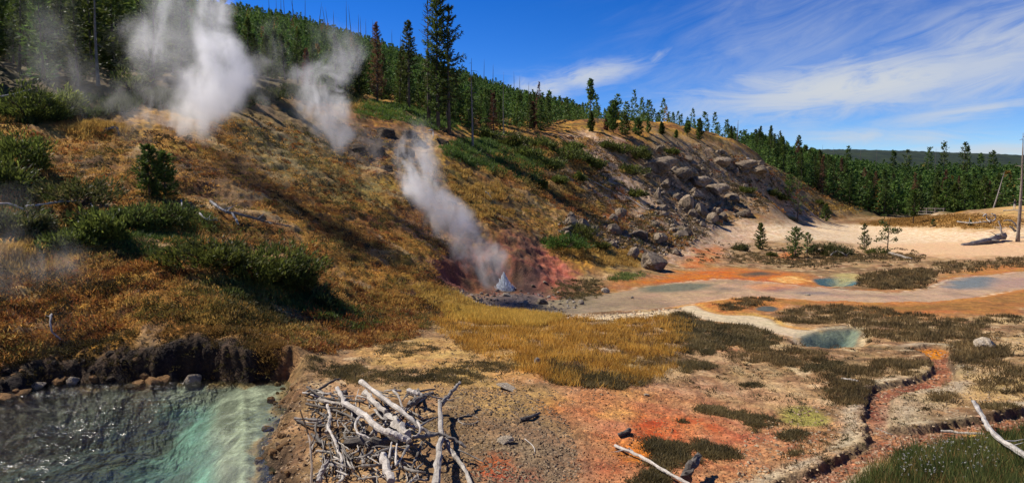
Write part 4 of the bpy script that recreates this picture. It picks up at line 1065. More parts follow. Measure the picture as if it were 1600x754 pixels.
for o in [o for o in bpy.data.objects if o.get('label', '').startswith('tall conifer rising')]: o['group'] = 'tall conifers above the skyline of the right wood'
# sapling with leaves in whorls
p = on(1386, 397); r_ = float(np.hypot(p[0], p[1])); H = elev_z(1388, 338, r_) - p[2]; rs = np.random.default_rng(12)
sap = thing('sapling', p, 'thin leafy sapling with see-through foliage on the mud flat', 'sapling')
tr, lf = Acc(), Acc(); V, Q, T, c = tube([(0, 0, -0.2), (0.05, 0, H * 0.4), (0.12, 0.05, H * 0.75), (0.2, 0, H)], [0.07, 0.05, 0.035, 0.015], 6); tr.add(V, Q, T, (0.8, 0.7, 0.6))
for k in range(15):
    z = H * rs.uniform(0.12, 0.98); a = rs.uniform(0, 6.28); l = H * rs.uniform(0.12, 0.34) * (1.15 - z / H * 0.7); e = np.array([math.cos(a) * l, math.sin(a) * l, l * 0.45])
    V, Q, T, c = tube([(0.1, 0, z), np.array([0.1, 0, z]) + e * 0.6, np.array([0.1, 0, z]) + e], [0.025, 0.018, 0.01], 4); tr.add(V, Q, T, (0.8, 0.7, 0.6))
    q = np.array([0.1, 0, z]) + e + rs.normal(size=(34, 3)) * 0.15; V, Q, C = blades(q, rs.normal(size=(34, 3)), 0.19, 0.07, rs, pick(rs, 34, np.array((0.05, 0.09, 0.02)), np.array((0.13, 0.17, 0.04)))); lf.add(V, Q, None, C)
link('stem', tr.mesh('stem', M_BARK), sap); link('foliage', lf.mesh('foliage', M_LEAF), sap)


# ---- dead standing trunks
def snag(px, r, ytop, label, rad, lean=(0, 0), nbr=6, seed=0, py=None, tone=(0.85, 0.85, 0.85), name='dead_tree', group=None, blen=0.09, mat=None):
    rng = np.random.default_rng(seed + 900)
    p = on(px, py) if py is not None else spot(px, r)
    r = float(np.hypot(p[0], p[1])); H = elev_z(px, ytop, r) - p[2]
    t = thing(name, p, label, 'dead tree', group); a = Acc()
    path = [(lean[0] * f * H + 0.006 * H * math.sin(5 * f + seed), lean[1] * f * H, H * f - (0.5 if f == 0 else 0)) for f in (0, 0.08, 0.3, 0.55, 0.8, 1.0)]
    V, Q, T, c = tube(path, [rad * 1.35, rad, rad * 0.82, rad * 0.62, rad * 0.4, rad * 0.1], 8, rng, 0.06); a.add(V, Q, T, tone); link('trunk', a.mesh('trunk', mat or M_WOOD, True), t)
    for k in range(nbr):
        f = rng.uniform(0.25, 0.98); an = rng.uniform(0, 6.28); l = H * blen * rng.uniform(0.4, 1.2); b = np.array([np.interp(f, (0, 1), (path[0][0], path[-1][0])), lean[1] * f * H, H * f])
        e = np.array([math.cos(an) * l, math.sin(an) * l, l * rng.uniform(-0.25, 0.25)])
        V, Q, T, c = tube([b, b + e * 0.55 + [0, 0, 0.05 * l], b + e + [0, 0, -0.15 * l]], [rad * 0.22, rad * 0.15, rad * 0.05], 5); bb = Acc().add(V, Q, T, tone); link('branch', bb.mesh('branch', mat or M_WOOD), t)
    return t


snag(738, 72, 91, 'grey bare snag with short twigs at its tip, standing right of the tallest pine', 0.11, nbr=12, seed=1, tone=(0.45, 0.42, 0.40))
snag(787, 84, 112, 'thin pale grey snag on the green slope right of the reddish dead pine', 0.07, nbr=6, seed=2, tone=(0.5, 0.47, 0.45))
snag(162, 57, -25, 'tall grey snag among the dark trees left of the biggest steam cloud', 0.12, nbr=8, seed=3, tone=(0.4, 0.38, 0.36))
snag(1150, 158, 188, 'thin bare snag rising behind the knoll beside the narrow spire pine', 0.14, nbr=5, seed=4, tone=(0.35, 0.33, 0.3))
snag(1591, 0, 208, 'tall weathered grey snag on the mud flat, bark half peeled', 0.24, lean=(-0.015, 0), nbr=9, seed=5, py=377, tone=(0.55, 0.48, 0.42), blen=0.05)
snag(1553, 178, 268, 'pale leaning bare snag before the right wood', 0.16, lean=(0.25, 0), nbr=7, seed=6, tone=(0.7, 0.66, 0.62))
for k, (px, top, ln_) in enumerate([(386, -2, 0), (419, 8, 0), (431, -6, -.07), (439, -2, .02), (446, -4, .03), (452, -12, -.01), (465, -8, 0), (472, -2, -.22), (484, -6, 0), (502, 4, .14), (516, 10, -.12), (520, 12, -.1), (527, 17, .01), (547, 0, 0), (556, 8, -.1), (565, 22, 0), (568, 26, 0), (575, 30, .03), (586, 30, .02),
                                (616, 46, 0), (628, 52, .02), (757, 92, 0), (770, 100, .02), (803, 112, 0), (825, 128, .03), (812, 118, 0), (95, -14, .12), (112, -12, -.08), (102, -10, 0), (125, -8, 0)]):
    snag(px, 212 + 6 * (k % 4) if px > 200 else 168, top, 'thin bare dead trunk sticking up above the wooded skyline', 0.13, lean=(ln_, 0), nbr=0, seed=20 + k, tone=(0.25, 0.23, 0.22), group='bare dead trunks on the wooded skyline')
for k, (px, top) in enumerate([(1190, 228), (1222, 226), (1262, 232), (1283, 226), (1300, 230), (1342, 232), (1367, 232), (1459, 232), (1538, 244)]):
    snag(px, 330 + 8 * (k % 3), top, 'thin bare dead trunk standing out of the right wood', 0.2, nbr=0, seed=60 + k, tone=(0.3, 0.27, 0.25), group='bare dead trunks in the right wood')

# ------------------------------------------------------------------ rocks
def rock_mesh(seed, sub=4, rough=0.38, cuts=12, flat=1.0):
    rng = np.random.default_rng(seed); bm = bmesh.new(); bmesh.ops.create_icosphere(bm, subdivisions=sub, radius=1.0)
    P = np.array([v.co for v in bm.verts]); 
    off = rng.uniform(-50, 50, 3)
    n = fbm(P[:, 0] * 1.3 + off[0] + P[:, 2] * 0.9, P[:, 1] * 1.3 + off[1] - P[:, 2] * 0.7, 4, seed); P = P * (1 + rough * n)[:, None]
    for _ in range(cuts):
        d = rng.normal(size=3); d /= np.linalg.norm(d); h = rng.uniform(0.5, 0.9); e = P @ d - h; P -= np.clip(e, 0, None)[:, None] * d * 0.92
    n2 = fbm(P[:, 0] * 4 + off[1] + P[:, 2] * 3, P[:, 1] * 4 + off[2] - P[:, 2] * 2.4, 3, seed + 5); P = P * (1 + 0.07 * n2)[:, None]
    for v, p in zip(bm.verts, P): v.co = (p[0], p[1], p[2] * flat)
    me = bpy.data.meshes.new('boulder'); bm.to_mesh(me); bm.free()
    return me


BOULDERS = [rock_mesh(600 + i) for i in range(7)]
for me in BOULDERS: me.materials.append(M_ROCK)
SLABS = [rock_mesh(620 + i, 4, 0.34, 9, 0.8) for i in range(3)]
for me in SLABS: me.materials.append(M_ROCK)
DARKS = [rock_mesh(630 + i, 4, 0.36, 9, 0.8) for i in range(3)]
for me in DARKS: me.materials.append(M_DARK_ROCK)
PALES = [rock_mesh(640 + i, 3) for i in range(3)]
for me in PALES: me.materials.append(M_PALE_ROCK)
RUSTS = [rock_mesh(650 + i, 3) for i in range(3)]
for me in RUSTS: me.materials.append(M_RUST_ROCK)
rr_ = np.random.default_rng(41)


def boulder(px, py, wpx, hpx, label, pool=BOULDERS, group=None, depth=0.9, name='boulder', sink=0.25, cat='rock'):
    p = on(px, py); d = float(np.linalg.norm(p - [0, 0, CZ])); w, h = wpx * d / F, hpx * d / F
    o = link(name, pool[int(rr_.integers(len(pool)))], None, (p[0], p[1], p[2] + h * (0.5 - sink)))
    o.scale = (w / 1.75, w / 1.75 * depth, h / 1.5); o.rotation_euler = (rr_.uniform(-.25, .25), rr_.uniform(-.25, .25), rr_.uniform(-0.6, 0.6))
    return tag(o, label, cat, group)


for px, py, w, h, l in [
    (1030, 266, 46, 27, 'long dark rock ledge, uppermost block of the big outcrop on the knoll'), (1062, 280, 40, 27, 'dark cliff block in the middle of the big outcrop on the knoll'),
    (1092, 290, 36, 20, 'low dark ledge block trailing right from the big outcrop'), (1118, 302, 34, 20, 'shaded rock near the lower right end of the big outcrop'),
    (1144, 312, 26, 12, 'last low rock of the big outcrop above the sandy slope'), (1160, 263, 36, 16, 'rounded grey ledge right under the bare wood on the knoll crest'),
    (1186, 270, 26, 12, 'low rock ledge at the far end of the knoll crest'), (1130, 258, 30, 14, 'broken ledge on the upper knoll left of the rounded grey ledge'),
    (1028, 312, 12, 22, 'upright grey rock alone below the left end of the big outcrop'), (1072, 326, 28, 26, 'large pale grey rock below the middle of the big outcrop'),
    (1096, 336, 22, 20, 'dark pointed rock low on the knoll beside the large pale grey rock'), (1060, 312, 18, 14, 'brown rock between the outcrop and the large pale grey rock'),
    (1090, 308, 20, 12, 'squat rock under the low ledge of the big outcrop'), (1040, 292, 18, 14, 'dark rock tucked under the first ledge of the big outcrop')]:
    boulder(px, py, w, h, l, SLABS if w > 30 else BOULDERS, None, 0.8)
for px, py, w, h, l in [(990, 402, 19, 19, 'dark pointed rock standing in the grass above the orange stream bank'), (1022, 420, 40, 30, 'large grey lichened rock half overgrown, just above the orange stream bank'),
                        (958, 386, 13, 15, 'small upright grey green rock left of the dark pointed rock'), (1058, 398, 16, 10, 'dark flat rock leaning downhill near the orange clay patch'),
                        (960, 366, 26, 20, 'dark broken rock at the foot of the slope right of the green bush'), (1000, 374, 32, 16, 'dark rock heap in the row at the foot of the knoll'), (1030, 378, 22, 16, 'rounded rock at the right end of the row at the foot of the knoll'),
                        (930, 364, 18, 14, 'brown rock close behind the green bush on the slope'), (848, 474, 18, 11, 'grey rock on the silt floor right of the spouting geyser')]:
    boulder(px, py, w, h, l)
for px, py, w, h, l in [(602, 208, 40, 22, 'dark rock at the top of the steaming outcrop'), (640, 212, 30, 20, 'dark rock at the right shoulder of the steaming outcrop'), (588, 236, 46, 28, 'largest dark rock of the steaming outcrop'),
                        (556, 232, 30, 22, 'dark rock at the left of the steaming outcrop behind thin steam'), (628, 240, 40, 28, 'black shaded rock in the middle of the steaming outcrop'), (655, 226, 30, 18, 'dark ledge behind the top of the tall bright steam plume'),
                        (690, 222, 30, 14, 'dark ledge under the tallest pine'), (604, 264, 26, 16, 'low dark rock at the foot of the steaming outcrop')]:
    boulder(px, py, w * 0.9, h * 0.9, l, DARKS, None, 0.9, sink=0.62)
for px, py, w, h, l in [(304, 598, 24, 21, 'round pale rock at the back edge of the turquoise pool'), (116, 598, 15, 13, 'ochre rock at the back of the pool near its left shore'), (62, 602, 17, 8, 'flat buff rock on the left shore of the pool'),
                        (838, 570, 11, 13, 'pale upright stone at the edge of the golden grass'), (796, 606, 40, 6, 'white flat slab lying on the tan crust right of the wood pile'), (786, 690, 26, 9, 'beige flat stone on the gravel between wood pile and red clay'),
                        (906, 475, 11, 8, 'pale stone at the near edge of the pink silt by the geyser'), (944, 456, 13, 7, 'white stone in the grass bank above the pink silt'), (988, 466, 5, 6, 'tiny white stone standing on the stream silt'),
                        (1010, 617, 8, 4, 'small grey stone lying at the top of the orange clay'), (1262, 461, 8, 4, 'white stone lying in the shallow stream'), (820, 474, 9, 6, 'small pale stone in front of the spouting geyser'), (792, 462, 14, 6, 'light grey stone right under the water spout'),
                        (1540, 543, 26, 18, 'grey weathered lump in the brown sedge on the right flat')]:
    boulder(px, py, w, h, l, PALES, None, 0.9, 'stone', 0.3, 'stone')
for px, py, w, h, l in [(214, 602, 26, 12, 'long rusty rock of the cluster at the back of the pool'), (240, 602, 24, 15, 'orange brown rock in the middle of the cluster at the back of the pool'), (256, 596, 20, 14, 'rusty rock at the right of the cluster at the back of the pool'), (226, 588, 14, 8, 'small brown rock on top of the cluster at the back of the pool'),
                        (12, 624, 26, 9, 'long ochre rock at the waterline by the left shore of the pool'), (34, 616, 18, 8, 'ochre rock behind the long one by the left shore of the pool'), (90, 596, 15, 8, 'brown rock between the buff and ochre rocks behind the pool'), (425, 628, 14, 10, 'rusty stone on the right rim of the pool'), (418, 672, 14, 10, 'orange stone lower on the right rim of the pool')]:
    boulder(px, py, w, h, l, RUSTS, None, 0.9, 'stone', 0.3, 'stone')
# the many lesser rocks strewn over the knoll
k = 0
while k < 85:
    px, py = rr_.uniform(880, 1215), rr_.uniform(232, 408); p = on(px, py)
    if sdf(W_ROCKY, p[:1], p[1:2], 5)[0] > 0.5: continue
    k += 1
    w = rr_.uniform(6, 15) * (1.25 if py > 330 else 1); boulder(px, py, w, w * rr_.uniform(0.55, 0.95), 'grey brown rock strewn on the broken slope of the knoll', BOULDERS, 'rocks strewn over the knoll', sink=0.2)
for k in range(30):
    px = rr_.uniform(0, 215); py = 545 + 50 * rr_.random() ** 0.7 + (22 if px < 40 else 0)
    w = 3.5 + 9 * rr_.random() ** 2; boulder(px, py, w, w * rr_.uniform(0.5, 0.8), 'brown stone of the rubble bank behind the pool', RUSTS if rr_.random() < 0.25 else DARKS, 'rubble stones of the bank behind the pool', sink=0.45, name='stone', cat='stone')
for k in range(30):
    t = rr_.random(); px = np.interp(t, [0, .5, 1], [442, 430, 408]) + rr_.uniform(-14, 40); py = 598 + 154 * t
    w = 4 + 12 * rr_.random() ** 2; boulder(px, py, w, w * rr_.uniform(0.5, 0.85), 'rust coloured lump in the crumbling right rim of the pool', RUSTS, 'crumbly lumps on the right rim of the pool', sink=0.42, name='stone', cat='stone')
for k in range(26):
    px, py = rr_.uniform(745, 880), rr_.uniform(440, 484); w = rr_.uniform(3, 8); boulder(px, py, w, w * 0.6, 'small grey stone on the silt round the spouting geyser', PALES if rr_.random() < 0.4 else BOULDERS, 'stones on the silt round the geyser', name='stone', cat='stone')

# loose chips and pebbles, beyond counting
oct_ = np.array([(1, 0, 0), (-1, 0, 0), (0, 1, 0), (0, -1, 0), (0, 0, 1), (0, 0, -1)], float); oct_t = np.array([(0, 2, 4), (2, 1, 4), (1, 3, 4), (3, 0, 4), (2, 0, 5), (1, 2, 5), (3, 1, 5), (0, 3, 5)])


def sample(poly, n, rng):
    """points in a ground ring, even in azimuth and log distance"""
    a = np.arctan2(poly[:, 0], poly[:, 1]); l = np.log(np.hypot(poly[:, 0], poly[:, 1])); out = []; got = 0
    for _ in range(60):
        A = rng.uniform(a.min(), a.max(), n); R = np.exp(rng.uniform(l.min(), l.max(), n)); x, y = R * np.sin(A), R * np.cos(A)
        ok = sdf(poly, x, y, 0.1) < 0.0; out.append(np.stack([x[ok], y[ok]], 1)); got += ok.sum()
        if got >= n: break
    return np.concatenate(out)[:n]


pb = Acc()


def pebbles(ring, n, smin, smax, ca, cb, seed):
    rng = np.random.default_rng(seed); P = sample(wpoly(ring), n, rng)
    z = ground(P[:, 0], P[:, 1]); s = smin + (smax - smin) * rng.random(len(P)) ** 3
    V = (oct_[None] * rng.uniform(0.55, 1.2, (len(P), 6, 1)) + rng.normal(size=(len(P), 6, 3)) * 0.18) * s[:, None, None] * [1, 1, 0.65] + np.stack([P[:, 0], P[:, 1], z + 0.15 * s], 1)[:, None]
    T = (oct_t[None] + (np.arange(len(P)) * 6)[:, None, None]).reshape(-1, 3)
    pb.add(V.reshape(-1, 3), None, T, np.repeat(pick(rng, len(P), np.array(ca), np.array(cb)), 6, 0))


CLAY = [(862, 640), (905, 615), (985, 602), (1060, 612), (1120, 628), (1190, 655), (1260, 700), (1200, 740), (1100, 760), (900, 760), (880, 740), (905, 690)]
pebbles([(640, 620), (780, 605), (870, 640), (900, 700), (890, 760), (700, 760), (690, 690)], 6500, 0.010, 0.05, (0.105, 0.068, 0.038), (0.30, 0.215, 0.13), 1)
pebbles(CLAY, 5200, 0.008, 0.040, (0.20, 0.075, 0.03), (0.46, 0.23, 0.10), 2)
pebbles([(1190, 655), (1350, 600), (1480, 560), (1600, 520), (1600, 690), (1300, 755), (1150, 755)], 4200, 0.010, 0.06, (0.13, 0.075, 0.04), (0.48, 0.36, 0.22), 3)
pebbles(CHANNEL, 2600, 0.012, 0.075, (0.12, 0.050, 0.028), (0.42, 0.25, 0.15), 4)
pebbles(ROCKY, 5000, 0.05, 0.32, (0.06, 0.045, 0.035), (0.36, 0.28, 0.20), 5)
pebbles([(690, 450), (740, 440), (870, 450), (900, 478), (800, 488), (740, 478)], 900, 0.015, 0.14, (0.08, 0.06, 0.05), (0.36, 0.30, 0.25), 6)
pebbles([(870, 492), (1000, 488), (1065, 478), (1062, 486), (1000, 498), (880, 500)], 900, 0.02, 0.10, (0.30, 0.20, 0.10), (0.62, 0.52, 0.36), 7)
pebbles([(540, 560), (740, 520), (1000, 600), (860, 640), (660, 620)], 2500, 0.008, 0.05, (0.14, 0.09, 0.05), (0.44, 0.31, 0.17), 8)
pebbles([(420, 600), (480, 590), (560, 620), (560, 760), (420, 760)], 2600, 0.008, 0.06, (0.10, 0.06, 0.035), (0.40, 0.28, 0.16), 9)
m, nt, out = material('loose_stone'); bs = nt.new('BsdfPrincipled'); nt.put(bs.inputs['Base Color'], colattr(nt)); bs.inputs['Roughness'].default_value = 0.9; bs.inputs['Specular IOR Level'].default_value = 0.2; nt.l.new(bs.outputs[0], out.inputs[0]); M_CHIP = m
tag(link('gravel', pb.mesh('gravel', M_CHIP)), 'loose chips and pebbles on clay, gravel and scree', None, None, 'stuff')


# ------------------------------------------------------------------ shrubs
def bush_meshes(seed, rx, ry, h, n, leaf, wid, ca, cb, k=5, droop=0.0):
    rng = np.random.default_rng(seed); st, fo = Acc(), Acc()
    lob = rng.normal(size=(9, 3)); lob[:, 2] = np.abs(lob[:, 2]); lob /= np.linalg.norm(lob, axis=1, keepdims=True); lr = rng.uniform(0.35, 1.05, 9)
    d = rng.normal(size=(n, 3)); d[:, 2] = np.abs(d[:, 2]) * 0.9; d /= np.linalg.norm(d, axis=1, keepdims=True)
    ext = 0.48 + np.max(np.clip((d @ lob.T - 0.80) / 0.20, 0, 1) * lr, 1); rad = ext * rng.uniform(0.45, 1.0, n) ** 0.5
    P = d * rad[:, None] * [rx, ry, h]; P[:, 2] += 0.05 * h
    DD = d * [1, 1, 0.6] + [0, 0, 0.75 - droop]
    sh = rng.random(n) < 0.14; P[sh] *= [1.18, 1.18, 1.3]      # shoots that break the outline
    Pk = np.repeat(P, k, 0) + rng.normal(size=(n * k, 3)) * leaf * 0.35; Dk = np.repeat(DD, k, 0) + rng.normal(size=(n * k, 3)) * 0.55
    tone = np.repeat(rng.uniform(0.45, 1.45, (n, 1)), k, 0); C = pick(rng, n * k, ca, cb) * tone
    V, Q, C = blades(Pk, Dk, leaf * rng.uniform(0.7, 1.3, n * k), wid, rng, C); fo.add(V, Q, None, C)
    for j in range(22):
        q = P[int(rng.integers(n))] * (0.85 if j < 9 else 1.12); V, Q, T, c = tube([(0, 0, -0.15), q * 0.5 + [0, 0, 0.05 * h], q], [0.05 * h ** 0.5, 0.03 * h ** 0.5, 0.008], 5); st.add(V, Q, T, (0.7, 0.65, 0.6))
    return [('stem', st.mesh('stem', M_BARK)), ('foliage', fo.mesh('foliage', M_LEAF))]


DKG, DKG2 = np.array((0.038, 0.054, 0.011)), np.array((0.155, 0.175, 0.034))
OLV, OLV2 = np.array((0.055, 0.060, 0.020)), np.array((0.135, 0.125, 0.045))


def bush(px, py, wpx, hpx, seed, label, ca=DKG, cb=DKG2, name='shrub', n=420, leaf=0.22, wid=0.032, k=6, depth=0.9, cat='shrub', group=None):
    p = on(px, py); d = float(np.linalg.norm(p - [0, 0, CZ])); w, h = wpx * d / F, hpx * d / F
    return tree_thing(bush_meshes(seed, w * 0.62, w * 0.62 * depth, h * 0.55, n, leaf, wid, ca, cb, k), (p[0], p[1], p[2] - 0.03 * h), 1, 0, name, label, cat, group)


bush(400, 432, 138, 66, 701, 'big dark green spreading shrub on the slope above the pool', n=1500, leaf=0.20, wid=0.030)
bush(452, 446, 58, 52, 702, 'dark green shrub at the right end of the big spreading shrub', n=650, leaf=0.20, wid=0.030)
bush(332, 412, 100, 52, 703, 'green shrub joined to the left end of the big spreading shrub', n=800, leaf=0.20, wid=0.030)
bush(120, 318, 80, 66, 704, 'open dark shrub left of the small twin pine on the slope', ca=DKG * 1.2, cb=OLV2, n=420)
bush(36, 262, 72, 60, 705, 'very dark shrub below the pale slanting pole', n=700, leaf=0.26)
bush(8, 300, 50, 64, 706, 'dark bush at the end of the slope under the very dark shrub', n=600, leaf=0.26)
bush(48, 182, 70, 52, 707, 'dark leafy bush right under the pale slanting pole', n=500, leaf=0.3)
bush(96, 178, 40, 48, 708, 'yellow green lit bush at the wood edge', ca=np.array((0.10, 0.13, 0.02)), cb=np.array((0.24, 0.25, 0.05)), n=360, leaf=0.3)
bush(206, 140, 40, 40, 709, 'pale green small bush behind the thin steam', ca=np.array((0.08, 0.11, 0.02)), cb=np.array((0.19, 0.21, 0.05)), n=260, leaf=0.3)
bush(24, 360, 78, 44, 710, 'low green shrub over the fallen grey branches', n=520, ca=DKG * 1.2, cb=OLV2)
bush(165, 372, 62, 52, 711, 'dark green shrub in front of the small twin pine', n=560, ca=DKG * 1.1, cb=DKG2 * 1.1)
bush(206, 358, 60, 44, 712, 'light green weedy shrub below the small twin pine', ca=OLV, cb=np.array((0.13, 0.17, 0.035)), n=420)
bush(250, 350, 76, 46, 713, 'olive green weedy shrub right of the light green one', ca=OLV, cb=np.array((0.11, 0.15, 0.03)), n=420)
bush(104, 388, 70, 40, 714, 'dark trailing shrub hanging over the dark hollow', n=400)
bush(882, 386, 78, 30, 715, 'bright green mounded shrub with a dark underside on the slope right of the geyser', ca=DKG * 1.3, cb=np.array((0.09, 0.16, 0.03)), n=800, leaf=0.22)
bush(908, 372, 44, 30, 716, 'dark upright green shrub behind the bright mounded one', n=420)
bush(936, 388, 30, 14, 717, 'small dark shrub downhill of the bright mounded one', n=220)
bush(500, 478, 34, 40, 718, 'yellow green leafy shrub in the hollow below the big spreading shrub', ca=OLV * 1.2, cb=np.array((0.16, 0.20, 0.05)), n=320, leaf=0.18)
bush(1297, 399, 46, 32, 719, 'rounded olive bush with bleached dead wood at its foot on the flat', ca=DKG * 1.1, cb=OLV2, n=700, leaf=0.22)
bush(1158, 391, 24, 18, 720, 'small low shrub left of the dense pointed pine on the flat', ca=DKG * 1.1, cb=OLV2, n=260, leaf=0.2)
bush(1206, 400, 14, 9, 721, 'tiny green tuft of shrub between the two pines on the flat', n=100, leaf=0.2)
bush(1372, 396, 30, 14, 722, 'low green growth at the foot of the leafy sapling', n=200, leaf=0.2)
for k, (px, py, w, h) in enumerate([(985, 272, 34, 26), (978, 240, 46, 24), (1000, 248, 36, 20), (908, 252, 40, 24), (930, 262, 30, 18), (880, 248, 50, 28), (858, 262, 40, 26), (895, 232, 30, 18), (870, 285, 24, 12), (990, 306, 26, 12), (1165, 300, 20, 8), (1208, 305, 14, 10), (1220, 312, 16, 12), (950, 232, 26, 16), (1050, 240, 20, 10), (840, 292, 30, 14), (902, 282, 16, 16), (845, 230, 40, 20), (820, 246, 44, 22), (1280, 318, 18, 8), (760, 215, 50, 26), (800, 228, 40, 24)]):
    bush(px, py, w, h, 740 + k, 'low dark green shrub dotted on the slope between the wood and the knoll', name='shrub', n=320, leaf=0.34, wid=0.06, k=5, ca=DKG * 1.1, cb=DKG2 * 0.95, group='shrubs dotted on the slope of the knoll')
single_tree(234, 0, 228, 550, 'lodgepole_pine', 'left and taller stem of the small twin pine on the steaming slope', py=304, base=0.03, R=lambda H: 0.34 * H, nw=14, nb=6, per=5, leaf=0.26, wid=0.035, k=6, shape=0.5)
single_tree(258, 0, 238, 551, 'lodgepole_pine', 'right and shorter stem of the small twin pine on the steaming slope', py=305, base=0.05, R=lambda H: 0.34 * H, nw=13, nb=6, per=5, leaf=0.26, wid=0.035, k=6, shape=0.5)

# ------------------------------------------------------------------ grasses and ground cover (beyond counting)
def tufts(acc, ring, n, h, ca, cb, k=7, wid=0.010, spread=0.10, seed=0, lean=0.35, clump=0.0, clump_s=1.2, avoid=(), hp=1.0, soft=0.0, rag=1.0, thin=False):
    rng = np.random.default_rng(seed); poly = wpoly(ring) if not isinstance(ring, np.ndarray) else ring
    P = sample(poly, n, rng)
    if clump > 0: P = P[fbm(P[:, 0] / clump_s, P[:, 1] / clump_s, 3, seed + 3) + rng.normal(size=len(P)) * 0.12 > clump - 0.4]
    if thin: P = P[bare_at(P[:, 0], P[:, 1]) < 0.3 + rng.random(len(P)) * 1.0]
    for a, mrg in avoid: P = P[sdf(a, P[:, 0], P[:, 1], 1.5) > mrg]
    sd0 = -sdf(poly, P[:, 0], P[:, 1], 0.1); P = P[sd0 > (0.25 + 0.9 * fbm(P[:, 0] / 0.9, P[:, 1] / 0.9, 3, seed + 41)) * 0.022 * np.hypot(P[:, 0], P[:, 1]) * rag]
    if soft:
        P = P[-sdf(poly, P[:, 0], P[:, 1], 0.1) > rng.random(len(P)) ** 2 * soft]
    z = ground(P[:, 0], P[:, 1]); r = np.hypot(P[:, 0], P[:, 1]); N = len(P)
    tone = np.clip(0.5 + 0.9 * fbm(P[:, 0] / 1.6, P[:, 1] / 1.6, 3, seed + 9) + rng.normal(size=N) * 0.18, 0, 1)[:, None]
    base = ca + (cb - ca) * tone
    sz = np.repeat(h * rng.uniform(0.55, 1.25, N) ** hp, k) * rng.uniform(0.6, 1.1, N * k)
    B = np.repeat(np.stack([P[:, 0], P[:, 1], z - 0.02], 1), k, 0); B[:, :2] += rng.normal(size=(N * k, 2)) * spread
    D = rng.normal(size=(N * k, 3)) * lean; D[:, 2] = 1.0
    C = np.repeat(base, k, 0) * rng.uniform(0.75, 1.25, (N * k, 1))
    w = np.repeat(np.maximum(wid, 0.00042 * r), k)
    V, Q, C = blades(B, D, sz, w, rng, np.clip(C, 0, 1), 0.35); acc.add(V, Q, None, C)


A_ = np.array
GOLD = [(690, 474), (760, 480), (850, 491), (950, 500), (1050, 490), (1085, 510), (1066, 560), (1012, 600), (905, 606), (820, 582), (745, 560), (705, 535), (672, 500)]
ga = Acc()
tufts(ga, GOLD, 8500, 0.30, A_((0.36, 0.165, 0.030)), A_((0.66, 0.365, 0.078)), 7, 0.006, 0.10, 1, 0.42, 0.36, 1.6)
tufts(ga, GOLD, 4500, 0.20, A_((0.110, 0.066, 0.024)), A_((0.34, 0.180, 0.050)), 8, 0.007, 0.10, 3, 0.6, 0.36, 1.1)
tufts(ga, [(690, 474), (760, 480), (850, 490), (880, 498), (840, 512), (760, 505), (700, 496)], 4200, 0.34, A_((0.46, 0.27, 0.05)), A_((0.66, 0.42, 0.10)), 7, 0.006, 0.10, 2, 0.35)
tufts(ga, [(640, 440), (690, 450), (740, 470), (760, 485), (690, 480), (650, 465)], 1600, 0.28, A_((0.38, 0.22, 0.05)), A_((0.60, 0.38, 0.10)), 7, 0.006, 0.10, 21, 0.35)
for i, (e, n, h) in enumerate([(ell(60, 402, 80, 26), 2600, 0.26), (ell(150, 205, 60, 16), 1300, 0.40), (ell(20, 180, 30, 14), 500, 0.4), (ell(345, 492, 60, 16), 1600, 0.20), (ell(560, 168, 46, 8), 900, 0.4), (ell(740, 300, 60, 16), 1500, 0.4), (ell(790, 262, 40, 12), 900, 0.4), (ell(700, 270, 40, 12), 800, .35), (ell(888, 300, 24, 12), 900, 0.45), (ell(842, 240, 26, 9, rot=30), 800, 0.5),
                               (ell(905, 392, 50, 22), 2200, 0.35), (ell(965, 405, 40, 14), 1100, 0.32), (ell(1300, 326, 60, 10), 1400, 0.6), (ell(760, 330, 50, 14), 1200, 0.3), (ell(640, 460, 60, 20), 1500, 0.22)]):
    tufts(ga, e, n, h, A_((0.30, 0.16, 0.04)), A_((0.52, 0.31, 0.085)), 6, 0.006, 0.12, 30 + i, 0.4, 0.35, 1.5)
tufts(ga, [(1440, 338), (1500, 334), (1570, 336), (1640, 350), (1560, 359), (1460, 357), (1340, 351), (1380, 343)], 3500, 0.35, A_((0.20, 0.10, 0.025)), A_((0.36, 0.20, 0.06)), 5, 0.02, 0.25, 50, 0.4)
tag(link('golden_grass', ga.mesh('golden_grass', M_GRASS)), 'dry golden grass on the near flat and slopes', None, None, 'stuff')

